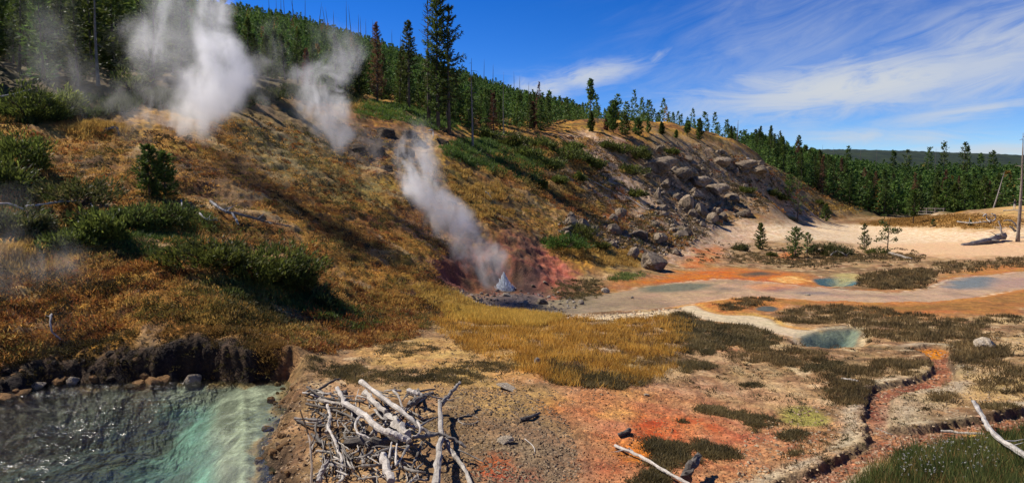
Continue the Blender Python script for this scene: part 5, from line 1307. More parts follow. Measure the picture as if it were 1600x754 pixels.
sa = Acc()
S1, S2 = A_((0.075, 0.058, 0.024)), A_((0.290, 0.200, 0.080))
ISLE = [(1118, 476), (1150, 468), (1185, 464), (1212, 466), (1215, 472), (1185, 476), (1172, 482), (1140, 486), (1120, 482)]
BIG = [(1208, 497), (1228, 484), (1280, 478), (1340, 478), (1420, 488), (1480, 494), (1540, 508), (1585, 548), (1560, 575), (1500, 562), (1480, 538), (1440, 534), (1400, 538), (1352, 534), (1346, 512), (1300, 507), (1250, 508)]
FLAT0 = [(880, 610), (1000, 560), (1100, 505), (1240, 530), (1400, 545), (1600, 500), (1750, 520), (1750, 640), (1500, 640), (1400, 690), (1300, 740), (1200, 740), (1240, 690), (1130, 625), (1000, 600)]
AV = [(W_STREAM, 0.15), (W_BLUE, 0.15), (W_CHANNEL, 0.12), (W_RUNNEL, 0.1)]
for i, (ring, n, h) in enumerate([(ISLE, 1500, 0.26), (BIG, 6500, 0.30), ([(1335, 440), (1352, 428), (1400, 420), (1462, 422), (1470, 432), (1448, 450), (1400, 452), (1350, 449)], 3600, 0.42), ([(1450, 412), (1520, 408), (1610, 400), (1700, 402), (1700, 418), (1600, 418), (1500, 428), (1462, 424)], 2200, 0.42),
                                  (ell(1390, 402, 70, 6), 900, 0.35), (ell(1320, 402, 50, 8), 900, 0.32), (ell(1250, 408, 70, 8), 1200, 0.3), (ell(1170, 402, 40, 8), 700, 0.25), (ell(1240, 560, 60, 14), 1700, 0.24), (ell(1330, 590, 50, 20), 1500, 0.24), (ell(1400, 575, 44, 14), 1500, 0.26), (ell(1470, 615, 26, 14), 420, 0.28), (ell(1520, 560, 60, 20), 900, 0.26), (ell(1560, 590, 50, 26), 500, 0.26), (ell(1180, 556, 50, 12), 900, 0.22), (ell(1320, 620, 40, 22), 1100, 0.26), (ell(1560, 500, 46, 8), 500, 0.24), (ell(1440, 575, 30, 12), 500, 0.24), (ell(1600, 600, 40, 30), 400, 0.3)]):
    tufts(sa, ring, int(n * 0.8), h * 0.8, S1, S2, 8, 0.006, 0.09, 60 + i, 0.45, 0.36, 0.9, AV)
tufts(sa, FLAT0, 9000, 0.075, A_((0.10, 0.065, 0.028)), A_((0.34, 0.225, 0.095)), 5, 0.005, 0.09, 90, 0.8, 0.40, 0.8, AV)
tag(link('brown_sedge', sa.mesh('brown_sedge', M_GRASS)), 'olive brown sedge patches on the spring flat', None, None, 'stuff')

# dark knee-high heath mats on the clay
da = Acc(); H1, H2 = A_((0.055, 0.047, 0.020)), A_((0.215, 0.155, 0.062))
MATS = [([(1085, 634), (1130, 630), (1180, 640), (1215, 650), (1212, 668), (1175, 676), (1150, 660), (1105, 650)], 3600, 0.14), ([(990, 690), (1010, 682), (1060, 684), (1110, 690), (1162, 700), (1160, 718), (1110, 722), (1070, 726), (1040, 760), (985, 760), (980, 735), (1000, 718)], 4600, 0.15), (ell(1240, 682, 26, 11), 700, 0.15), (ell(1238, 710, 30, 10), 800, 0.15), (ell(1196, 724, 13, 6), 200, 0.12), (ell(1068, 656, 10, 5), 120, 0.12),
        ([(1045, 490), (1082, 488), (1110, 502), (1150, 506), (1205, 514), (1222, 530), (1190, 556), (1150, 545), (1110, 560), (1060, 548), (1040, 520)], 4600, 0.26), (ell(1085, 573, 44, 10), 1400, 0.20), ([(860, 560), (905, 575), (960, 580), (1012, 585), (1010, 602), (960, 610), (905, 608), (860, 598)], 3000, 0.18), (ell(1285, 575, 50, 12), 1200, 0.16), (ell(1180, 600, 26, 6), 300, 0.14), (ell(905, 448, 46, 16), 1200, 0.22),
        ([(480, 556), (540, 566), (640, 578), (700, 575), (760, 585), (740, 600), (650, 598), (560, 600), (490, 586)], 3400, 0.13), (ell(640, 545, 60, 12), 700, 0.12), (ell(760, 572, 70, 10), 900, 0.12), (ell(1030, 385, 40, 16), 800, 0.22), (ell(1560, 640, 50, 6), 500, 0.16)]
for i, (ring, n, h) in enumerate(MATS): tufts(da, ring, n, h, H1, H2, 10, 0.010, 0.07, 100 + i, 0.85, 0.34, 0.5, [(W_CHANNEL, 0.1)], soft=0.35, rag=1.9)
tag(link('heath_mat', da.mesh('heath_mat', M_LEAF)), 'dark low heath mats on the clay and crust', None, None, 'stuff')

# turf over the steaming hillside, in gold, russet and olive
ta = Acc()
HILL = wpoly([(-60, 190), (60, 200), (200, 205), (330, 190), (450, 190), (560, 190), (640, 240), (700, 270), (760, 300), (860, 320), (900, 380), (860, 420), (760, 400), (700, 440), (740, 480), (690, 500), (640, 530), (560, 545), (470, 560), (430, 530), (340, 508), (250, 506), (150, 520), (60, 545), (-60, 560)])
NOGO = [(W_ALC, 0.2), (W_POOL, 0.3)]
for i, (ca, cb, n, h, cl_) in enumerate([((0.34, 0.165, 0.032), (0.66, 0.385, 0.088), 29000, 0.13, 0.30), ((0.160, 0.075, 0.022), (0.38, 0.165, 0.040), 22000, 0.12, 0.35), ((0.060, 0.058, 0.018), (0.150, 0.140, 0.040), 16000, 0.14, 0.45), ((0.030, 0.024, 0.012), (0.075, 0.055, 0.025), 13000, 0.13, 0.45)]):
    tufts(ta, HILL, n, h, A_(ca), A_(cb), 5, 0.014, 0.12, 140 + i, 0.8, cl_ + 0.03, 2.6 + i, NOGO, thin=True)
tufts(ta, [(470, 450), (560, 440), (680, 490), (640, 530), (540, 548), (460, 560), (420, 520)], 6000, 0.12, A_((0.16, 0.050, 0.018)), A_((0.34, 0.135, 0.040)), 6, 0.008, 0.09, 150, 0.7, 0.3, 1.2)
tufts(ta, [(230, 500), (330, 480), (430, 500), (470, 545), (420, 530), (330, 510), (240, 512)], 2600, 0.16, A_((0.15, 0.105, 0.025)), A_((0.38, 0.24, 0.06)), 6, 0.008, 0.09, 151, 0.7)
tufts(ta, [(780, 230), (880, 215), (960, 225), (1000, 320), (960, 340), (880, 330), (820, 300)], 9000, 0.26, A_((0.070, 0.050, 0.020)), A_((0.24, 0.155, 0.050)), 5, 0.02, 0.2, 152, 0.7, 0.35, 2.5)
tufts(ta, ROCKY, 9000, 0.24, A_((0.065, 0.050, 0.020)), A_((0.21, 0.145, 0.050)), 5, 0.022, 0.25, 153, 0.7, 0.42, 3)
tufts(ta, [(1190, 268), (1260, 286), (1330, 320), (1290, 336), (1230, 312), (1190, 290)], 2200, 0.4, A_((0.15, 0.095, 0.03)), A_((0.34, 0.20, 0.06)), 5, 0.03, 0.3, 154, 0.6, 0.35, 4)
def hummocks(acc, ring, n, rmin, rmax, pal, k, seed, leaf=0.13, wid=0.016, avoid=NOGO, squash=0.62):
    """low domes of heathery growth, each its own tone"""
    rng = np.random.default_rng(seed); poly = ring if isinstance(ring, np.ndarray) else wpoly(ring); P = sample(poly, n, rng)
    for a, mrg in avoid: P = P[sdf(a, P[:, 0], P[:, 1], 1.5) > mrg]
    P = P[bare_at(P[:, 0], P[:, 1]) < 0.25 + rng.random(len(P)) * 1.2]
    N = len(P); rad = rmin + (rmax - rmin) * rng.random(N) ** 2; z = ground(P[:, 0], P[:, 1]); pal = np.array(pal)
    sel = np.clip((fbm(P[:, 0] / 6.0, P[:, 1] / 4.5, 4, 77) * 1.15 + 0.5 + rng.normal(size=N) * 0.13), 0, 0.999); base = pal[(sel * len(pal)).astype(int)] * rng.uniform(0.7, 1.3, (N, 1))
    d = rng.normal(size=(N, k, 3)); d[..., 2] = np.abs(d[..., 2]); d /= np.linalg.norm(d, axis=2, keepdims=True)
    B = np.stack([P[:, 0], P[:, 1], z - 0.04], 1)[:, None] + d * rad[:, None, None] * rng.uniform(0.65, 1.0, (N, k, 1)) * [1, 1, squash]
    D = d + rng.normal(size=d.shape) * 0.5 + [0, 0, 0.5]; r = np.hypot(P[:, 0], P[:, 1]); w = np.repeat(np.maximum(wid, 0.0005 * r), k)
    V, Q, C = blades(B.reshape(-1, 3), D.reshape(-1, 3), np.repeat(leaf * (0.6 + 1.1 * rad), k) * rng.uniform(.6, 1.3, N * k), w, rng, np.clip(np.repeat(base, k, 0) * rng.uniform(0.7, 1.3, (N * k, 1)), 0, 1), 0.4); acc.add(V, Q, None, C)


HPAL = [(0.050, 0.038, 0.015), (0.075, 0.062, 0.018), (0.20, 0.088, 0.024), (0.32, 0.130, 0.034), (0.42, 0.225, 0.048), (0.58, 0.350, 0.085), (0.50, 0.33, 0.085), (0.27, 0.215, 0.048), (0.135, 0.125, 0.030), (0.070, 0.066, 0.020)]
hm = Acc()
hummocks(hm, HILL, 3600, 0.14, 0.55, HPAL, 44, 301)
hummocks(hm, [(-60, 400), (250, 390), (430, 480), (560, 500), (640, 520), (540, 550), (430, 530), (340, 512), (200, 515), (60, 545), (-60, 560)], 1500, 0.10, 0.34, HPAL, 44, 302, 0.11, 0.010)
hummocks(hm, [(780, 230), (880, 215), (960, 225), (1000, 320), (1080, 380), (1000, 400), (880, 330), (800, 310)], 900, 0.3, 0.9, HPAL, 44, 303, 0.16)
hummocks(hm, [(20, 540), (120, 528), (250, 514), (340, 514), (420, 532), (450, 556), (440, 572), (340, 524), (240, 522), (120, 544), (20, 562)], 420, 0.12, 0.34, [(0.05, 0.04, 0.015), (0.11, 0.09, 0.025), (0.26, 0.16, 0.04)], 46, 304, 0.12, 0.010, [(W_POOL, 0.15)])
SPAL = [(0.085, 0.062, 0.026), (0.15, 0.105, 0.042), (0.060, 0.055, 0.022), (0.22, 0.155, 0.060), (0.105, 0.100, 0.040)]
FLAT = [(880, 610), (1000, 560), (1100, 505), (1240, 530), (1400, 545), (1600, 500), (1750, 520), (1750, 640), (1500, 640), (1400, 690), (1300, 740), (1200, 740), (1240, 690), (1130, 625), (1000, 600)]
hummocks(hm, [(60, 545), (140, 530), (260, 520), (340, 520), (420, 538), (450, 562), (446, 590), (400, 588), (300, 585), (200, 588), (100, 590), (40, 600)], 420, 0.06, 0.24, [(0.022, 0.017, 0.009), (0.05, 0.038, 0.015), (0.075, 0.062, 0.020), (0.13, 0.085, 0.028)], 40, 310, 0.11, 0.009, [(W_POOL, 0.02)], 0.7)
hummocks(hm, [(880, 540), (960, 520), (1060, 500), (1090, 520), (1070, 560), (1010, 602), (905, 606), (840, 585)], 150, 0.08, 0.32, [(0.045, 0.040, 0.017), (0.095, 0.075, 0.028), (0.20, 0.115, 0.036), (0.34, 0.18, 0.05)], 44, 311, 0.12, 0.008, [], 0.7)
hummocks(hm, FLAT, 520, 0.05, 0.26, SPAL, 40, 305, 0.10, 0.007, [(W_CHANNEL, 0.15), (W_BLUE, 0.15), (W_RUNNEL, .15)], 0.7)
hummocks(hm, [(1050, 395), (1110, 380), (1200, 385), (1420, 388), (1440, 410), (1340, 420), (1240, 420), (1140, 415), (1080, 412)], 240, 0.12, 0.5, SPAL, 34, 306, 0.14, 0.02, [(W_STREAM, 0.2)], 0.6)
hummocks(hm, [(1150, 245), (1210, 268), (1300, 312), (1330, 328), (1260, 335), (1200, 330), (1130, 300)], 420, 0.3, 1.0, SPAL + HPAL[2:5], 34, 307, 0.22, 0.05, [], 0.6)
hummocks(hm, ROCKY, 520, 0.2, 0.8, SPAL + HPAL[1:4], 34, 308, 0.2, 0.04, [], 0.6)
hummocks(hm, [(480, 590), (560, 560), (760, 520), (860, 560), (840, 620), (700, 600), (560, 610)], 160, 0.05, 0.2, SPAL, 36, 309, 0.09, 0.007, [], 0.6)
tag(link('heather', hm.mesh('heather', M_GRASS)), 'clumps of heathery growth in gold, russet and dark brown', None, None, 'stuff')
tag(link('hill_turf', ta.mesh('hill_turf', M_GRASS)), 'golden and russet turf over the hillside', None, None, 'stuff')

# leafy green undergrowth along the wood edge and green weeds at the near right
ua = Acc()
for i, (ring, n, h, ca, cb) in enumerate([([(560, 160), (640, 168), (720, 190), (700, 205), (620, 192), (560, 182)], 3800, 0.5, (0.050, 0.090, 0.015), (0.150, 0.215, 0.035)), ([(690, 225), (760, 215), (850, 245), (840, 285), (760, 265), (700, 250)], 5200, 0.5, (0.045, 0.080, 0.015), (0.130, 0.185, 0.035)), ([(-40, 152), (200, 150), (330, 150), (330, 168), (180, 175), (60, 190), (-40, 190)], 5200, 0.55, (0.022, 0.035, 0.010), (0.075, 0.095, 0.022)),
                                          ([(330, 150), (450, 136), (560, 150), (560, 168), (450, 160), (330, 176)], 2600, 0.5, (0.025, 0.035, 0.010), (0.080, 0.090, 0.022)), ([(140, 320), (300, 320), (330, 360), (300, 400), (200, 400), (120, 370)], 3800, 0.24, (0.045, 0.075, 0.015), (0.135, 0.165, 0.035)), ([(0, 290), (110, 310), (140, 360), (60, 380), (0, 370)], 2400, 0.24, (0.040, 0.062, 0.014), (0.115, 0.130, 0.032)), ([(440, 440), (520, 470), (600, 500), (560, 510), (480, 490), (440, 470)], 1700, 0.20, (0.055, 0.085, 0.018), (0.16, 0.19, 0.04)), ([(940, 432), (1010, 424), (1020, 430), (960, 440)], 500, 0.25, (0.07, 0.10, 0.02), (0.20, 0.24, 0.06)), ([(320, 444), (420, 440), (480, 470), (420, 480), (340, 464)], 1600, 0.2, (0.055, 0.075, 0.018), (0.16, 0.17, 0.04))]):
    tufts(ua, ring, n, h, A_(ca), A_(cb), 7, 0.03 if h > .4 else 0.016, 0.2, 170 + i, 0.6, 0.25, 2)
tag(link('undergrowth', ua.mesh('undergrowth', M_LEAF)), 'leafy green undergrowth on the slopes', None, None, 'stuff')
wa = Acc(); WEED = [(1330, 780), (1362, 735), (1400, 712), (1450, 700), (1520, 690), (1600, 668), (1720, 650), (1720, 860), (1330, 860)]
tufts(wa, WEED, 6500, 0.34, A_((0.045, 0.070, 0.016)), A_((0.150, 0.165, 0.045)), 9, 0.006, 0.07, 190, 0.38, 0.25, 0.5, [(W_CHANNEL, 0.12)], 1.3)
tufts(wa, WEED, 2600, 0.30, A_((0.20, 0.125, 0.040)), A_((0.36, 0.24, 0.085)), 8, 0.005, 0.07, 191, 0.38, 0.3, 0.5, [(W_CHANNEL, 0.12)])
tag(link('green_weeds', wa.mesh('green_weeds', M_GRASS)), 'tall green and straw weeds at the near right corner', None, None, 'stuff')
fl = Acc(); rf = np.random.default_rng(77); P = sample(wpoly([(1400, 740), (1440, 712), (1500, 706), (1560, 720), (1540, 760), (1420, 770)]), 130, rf)
B = np.stack([P[:, 0], P[:, 1], ground(P[:, 0], P[:, 1]) + rf.uniform(0.18, 0.36, len(P))], 1); B = np.repeat(B, 6, 0) + rf.normal(size=(len(P) * 6, 3)) * 0.008
V, Q, C = blades(B, rf.normal(size=(len(B), 3)) + [0, 0, 0.4], 0.015, 0.006, rf, np.full((len(B), 3), 0.62) * [1, 0.95, 0.88]); fl.add(V, Q, None, C)
tag(link('white_flowers', fl.mesh('white_flowers', M_GRASS)), 'tiny white flowers among the green weeds', None, None, 'stuff')

# ------------------------------------------------------------------ bleached drift wood
def stick(name, pts, wpx, label, z_of=None, tone=(1, 1, 1), cat='branch', group=None, taper=0.6, seed=0, twigs=0, mat=None, rough=0.10, flat=1.0, cut=True):
    """pts: (px, py, height above the ground in metres); wpx: width in photograph pixels"""
    rng = np.random.default_rng(seed + 3000); W_ = []
    for px, py, h in pts:
        if h >= 0.8 and W_: W_.append(at_r(px, py, float(np.hypot(*W_[0][:2]))))      # high pieces stand straight over the foot
        else: W_.append(cast([px], [py], lambda X, Y: ground(X, Y) + h)[0])            # h above the ground there
    P = curve_pts(W_, 5); d = float(np.linalg.norm(P.mean(0) - [0, 0, CZ])); r = 0.5 * wpx * d / F; o = P[0].copy()
    f = np.linspace(1, taper, len(P)) * (1 + 0.10 * np.sin(np.arange(len(P)) * 1.7 + seed)); Pj = P - o + rng.normal(size=P.shape) * r * 0.16
    a = Acc(); V, Q, T, c = tube(Pj, r * f, 9 if wpx > 5 else 6, rng, rough, True, tone); a.add(V, Q, T, tone)
    me = a.mesh(name, mat or M_WOOD, wpx <= 3)
    ob = link(name, me, None, o); tag(ob, label, cat, group)
    for k in range(twigs):
        i = int(rng.integers(2, len(P) - 1)); L = r * rng.uniform(5, 12); e = rng.normal(size=3) * [1, 1, 0.6]; e = e / np.linalg.norm(e) * L; e[2] = abs(e[2]) * 0.7
        V, Q, T, c = tube([Pj[i], Pj[i] + e * 0.5 + rng.normal(size=3) * r * 0.5, Pj[i] + e], [r * 0.4, r * 0.28, r * 0.08], 5); b = Acc().add(V, Q, T, tone); link('twig', b.mesh('twig', mat or M_WOOD), ob)
    return ob


LT, MD, DK = (1.08, 1.04, 0.98), (0.62, 0.60, 0.57), (0.26, 0.24, 0.22)
for i, (pts, w, tone, lab, nm, kw) in enumerate([
    ([(564, 595, .40), (596, 620, .50), (632, 645, .48), (652, 664, .36), (673, 677, .25)], 8.5, LT, 'long straight bleached log lying across the back of the wood pile', 'log', {}),
    ([(540, 630, .55), (567, 646, .58), (586, 665, .60), (606, 674, .60), (625, 680, .56), (640, 689, .50)], 10, LT, 'thick bright curved limb in the middle of the wood pile, its end cut', 'log', {'taper': .95}),
    ([(570, 612, .45), (585, 628, .48), (603, 643, .46)], 9, (0.95, 0.9, 0.82), 'short flat split plank of wood under the long straight log', 'split_log', {'taper': .8, 'rough': .2}),
    ([(607, 649, .52), (622, 664, .52), (637, 680, .48)], 13, (0.98, 0.94, 0.86), 'broad split half log beside the thick curved limb', 'split_log', {'taper': .85, 'rough': .22}),
    ([(562, 650, .62), (555, 663, .55), (560, 676, .48), (577, 684, .42)], 4.5, LT, 'pale crescent shaped branch in the middle of the wood pile', 'branch', {}),
    ([(544, 692, .25), (585, 690, .30), (630, 688, .32)], 15, DK, 'thick dark log lying level under the crescent shaped branch', 'log', {'taper': .9}),
    ([(598, 711, .50), (604, 730, .40), (611, 752, .30)], 11, LT, 'short white stub of log with a dark hollow end before the wood pile', 'log', {'taper': 1.1}),
    ([(682, 762, .30), (685, 715, .36), (689, 668, .40), (687, 626, .34)], 10, (0.80, 0.77, 0.72), 'long grey log pointing away at the right of the wood pile', 'log', {'taper': .75}),
    ([(688, 630, .36), (700, 619, .42), (710, 607, .55), (719, 596, .62)], 8, (0.55, 0.52, 0.48), 'forked raised end of the long grey log, tilted up to the right', 'branch', {'taper': .5, 'twigs': 2}),
    ([(695, 685, .34), (705, 705, .22), (722, 727, .14), (737, 756, .08)], 9, (0.85, 0.82, 0.76), 'splintered pale limb sloping down to the right of the long grey log', 'branch', {'taper': .5, 'rough': .2}),
    ([(646, 684, .42), (685, 678, .46), (710, 687, .40), (728, 698, .34)], 7, (0.40, 0.38, 0.36), 'dark grey branch crossing over the long grey log', 'branch', {'taper': .5, 'twigs': 2}),
    ([(716, 702, .14), (738, 712, .08), (758, 723, .04)], 3, (0.40, 0.38, 0.36), 'thin dark strip made as a branch shadow on the gravel right of the pile', 'branch', {'taper': .4}),  # cast shadow of the crossing branch, modelled as a thin dark stick
    ([(637, 634, .30), (652, 624, .38), (664, 617, .46), (677, 613, .50)], 8, (0.38, 0.36, 0.34), 'dark gnarled chunk at the back right of the wood pile', 'branch', {'taper': .7, 'rough': .2}),
    ([(638, 610, .36), (649, 613, .38), (660, 617, .36)], 8, LT, 'short pale broken piece on top of the dark gnarled chunk', 'branch', {'taper': .7}),
    ([(527, 606, .50), (534, 618, .44), (539, 634, .32)], 6, LT, 'short bright upright branch at the back left of the wood pile', 'branch', {'taper': 1.2}),
    ([(498, 624, .18), (515, 628, .24), (535, 632, .28)], 7, (0.75, 0.70, 0.62), 'thick tan grey branch lying flat left of the short bright upright one', 'branch', {}),
    ([(480, 604, .20), (503, 619, .22), (523, 624, .24), (568, 627, .24)], 4, DK, 'long dark bent branch at the back left of the wood pile', 'branch', {'taper': .7}),
    ([(479, 617, .10), (500, 607, .16), (521, 594, .26), (533, 591, .28)], 5, DK, 'dark branch reaching up to the back left of the wood pile', 'branch', {'taper': .5}),
    ([(511, 631, .52), (516, 650, .46), (512, 665, .42), (520, 681, .38), (528, 702, .30), (535, 721, .22), (530, 747, .10)], 4.5, LT, 'long wriggly pale branch running down the left front of the wood pile', 'branch', {'taper': .8}),
    ([(487, 756, .05), (485, 697, .45), (480, 672, .62), (469, 640, .85)], 4, (0.62, 0.52, 0.44), 'upright forked stick standing at the left of the wood pile', 'branch', {'taper': .5}),
    ([(485, 697, .45), (493, 678, .62), (496, 652, .85)], 2.5, (0.62, 0.55, 0.48), 'thin right fork of the upright stick at the left of the pile', 'branch', {'taper': .5}),
    ([(460, 653, .10), (500, 656, .16), (546, 657, .26)], 4.5, (0.5, 0.47, 0.44), 'straight grey branch lying level at the left of the wood pile', 'branch', {}),
    ([(478, 630, .10), (505, 636, .16), (545, 637, .24)], 5, DK, 'dark brown branch parallel behind the straight grey one', 'branch', {}),
    ([(462, 655, .06), (488, 665, .10), (516, 664, .14)], 4.5, DK, 'dark crooked branch under the straight grey one', 'branch', {}),
    ([(614, 610, .46), (622, 618, .48), (629, 636, .42)], 4.5, (0.8, 0.77, 0.72), 'small hooked branch behind the long straight log', 'branch', {}),
    ([(612, 690, .50), (610, 703, .40), (608, 718, .30)], 2.6, LT, 'thin white spike left of the other spikes in front of the dark log', 'branch', {'taper': 1.6}),
    ([(620, 693, .50), (619, 710, .40), (619, 727, .28)], 2.6, LT, 'thin white spike between the other spikes in front of the dark log', 'branch', {'taper': 1.6}),
    ([(638, 696, .46), (629, 711, .36), (619, 728, .26)], 4.5, (0.8, 0.78, 0.74), 'slanting pale stick right of the two thin white spikes', 'branch', {}),
    ([(652, 657, .60), (657, 668, .62), (653, 678, .58), (643, 682, .52)], 4, LT, 'small pale hook of wood at the right end of the thick curved limb', 'branch', {}),
    ([(655, 665, .46), (668, 658, .44), (681, 652, .38)], 4, (0.5, 0.48, 0.45), 'short grey stick between the hook of wood and the long grey log', 'branch', {}),
    ([(496, 754, .15), (503, 737, .28), (511, 719, .40)], 9, (0.85, 0.82, 0.78), 'weathered stump end sticking up at the front left of the wood pile', 'log', {'taper': .6, 'rough': .25}),
    ([(505, 655, .3), (520, 640, .4), (556, 655, .48), (566, 668, .46)], 4, (0.35, 0.33, 0.3), 'dark curved branch behind the crescent shaped one', 'branch', {}),
    ([(585, 640, .44), (600, 655, .5), (622, 652, .46)], 4, (0.75, 0.72, 0.66), 'short pale stick between the long log and the thick curved limb', 'branch', {}),
    ([(575, 700, .25), (600, 697, .3), (640, 705, .28)], 5, (0.32, 0.3, 0.28), 'dark stick lying in front of the thick dark log', 'branch', {}),
    ([(575, 722, .16), (588, 708, .28), (612, 700, .34), (640, 703, .3)], 5, (0.62, 0.6, 0.56), 'arched grey branch behind the white stub of log', 'branch', {}),
    ([(560, 748, .08), (590, 744, .12), (625, 750, .12)], 4, (0.7, 0.66, 0.6), 'pale stick lying at the very front of the wood pile', 'branch', {}),
    ([(660, 690, .3), (650, 715, .2), (640, 745, .12)], 5, (0.3, 0.28, 0.26), 'dark stick leaning at the right front of the wood pile', 'branch', {}),
    ([(530, 700, .12), (548, 712, .18), (568, 690, .26)], 4, (0.3, 0.27, 0.25), 'dark crooked stick under the wriggly pale branch', 'branch', {}),
]):
    stick(nm, pts, w * 0.98, lab, None, tone, 'log' if 'log' in nm else 'branch', None, seed=i, **kw)
rs = np.random.default_rng(5)
for k in range(210):
    px, py = rs.uniform(490, 665), rs.uniform(610, 752); a = rs.uniform(0, 6.28); l = rs.uniform(14, 40); hh = max(0.03, 0.46 * (1 - ((px - 580) / 110) ** 2)) * rs.uniform(0.2, 0.9)
    dx, dy = l * math.cos(a), l * math.sin(a) * 0.7; b = rs.uniform(-6, 6)
    v = rs.uniform(0.2, 1.05); stick('twig', [(px - dx / 2, py - dy / 2, hh * rs.uniform(.4, 1)), (px + b, py + b * .5, hh), (px + dx / 2, py + dy / 2, hh * rs.uniform(.4, 1))], 1.7 + 4.6 * rs.random() ** 2, 'dry twig or stick jumbled inside the wood pile', None, (v, v * 0.96, v * 0.9), 'twig', 'dry sticks jumbled inside the wood pile', seed=200 + k)
for k in range(22):
    px, py = rs.uniform(500, 545), rs.uniform(735, 752); v = rs.uniform(0.2, 0.7)
    stick('twig', [(px, py, 0.02), (px + rs.uniform(-4, 8), py - rs.uniform(14, 30), 0.16), (px + rs.uniform(-10, 16), py - rs.uniform(34, 62), rs.uniform(.2, .4))], rs.uniform(1.4, 2.8), 'thin dry twig standing in the brush at the left front of the wood pile', None, (v, v * .95, v * .9), 'twig', 'brushwood twigs at the left front of the wood pile', seed=300 + k)
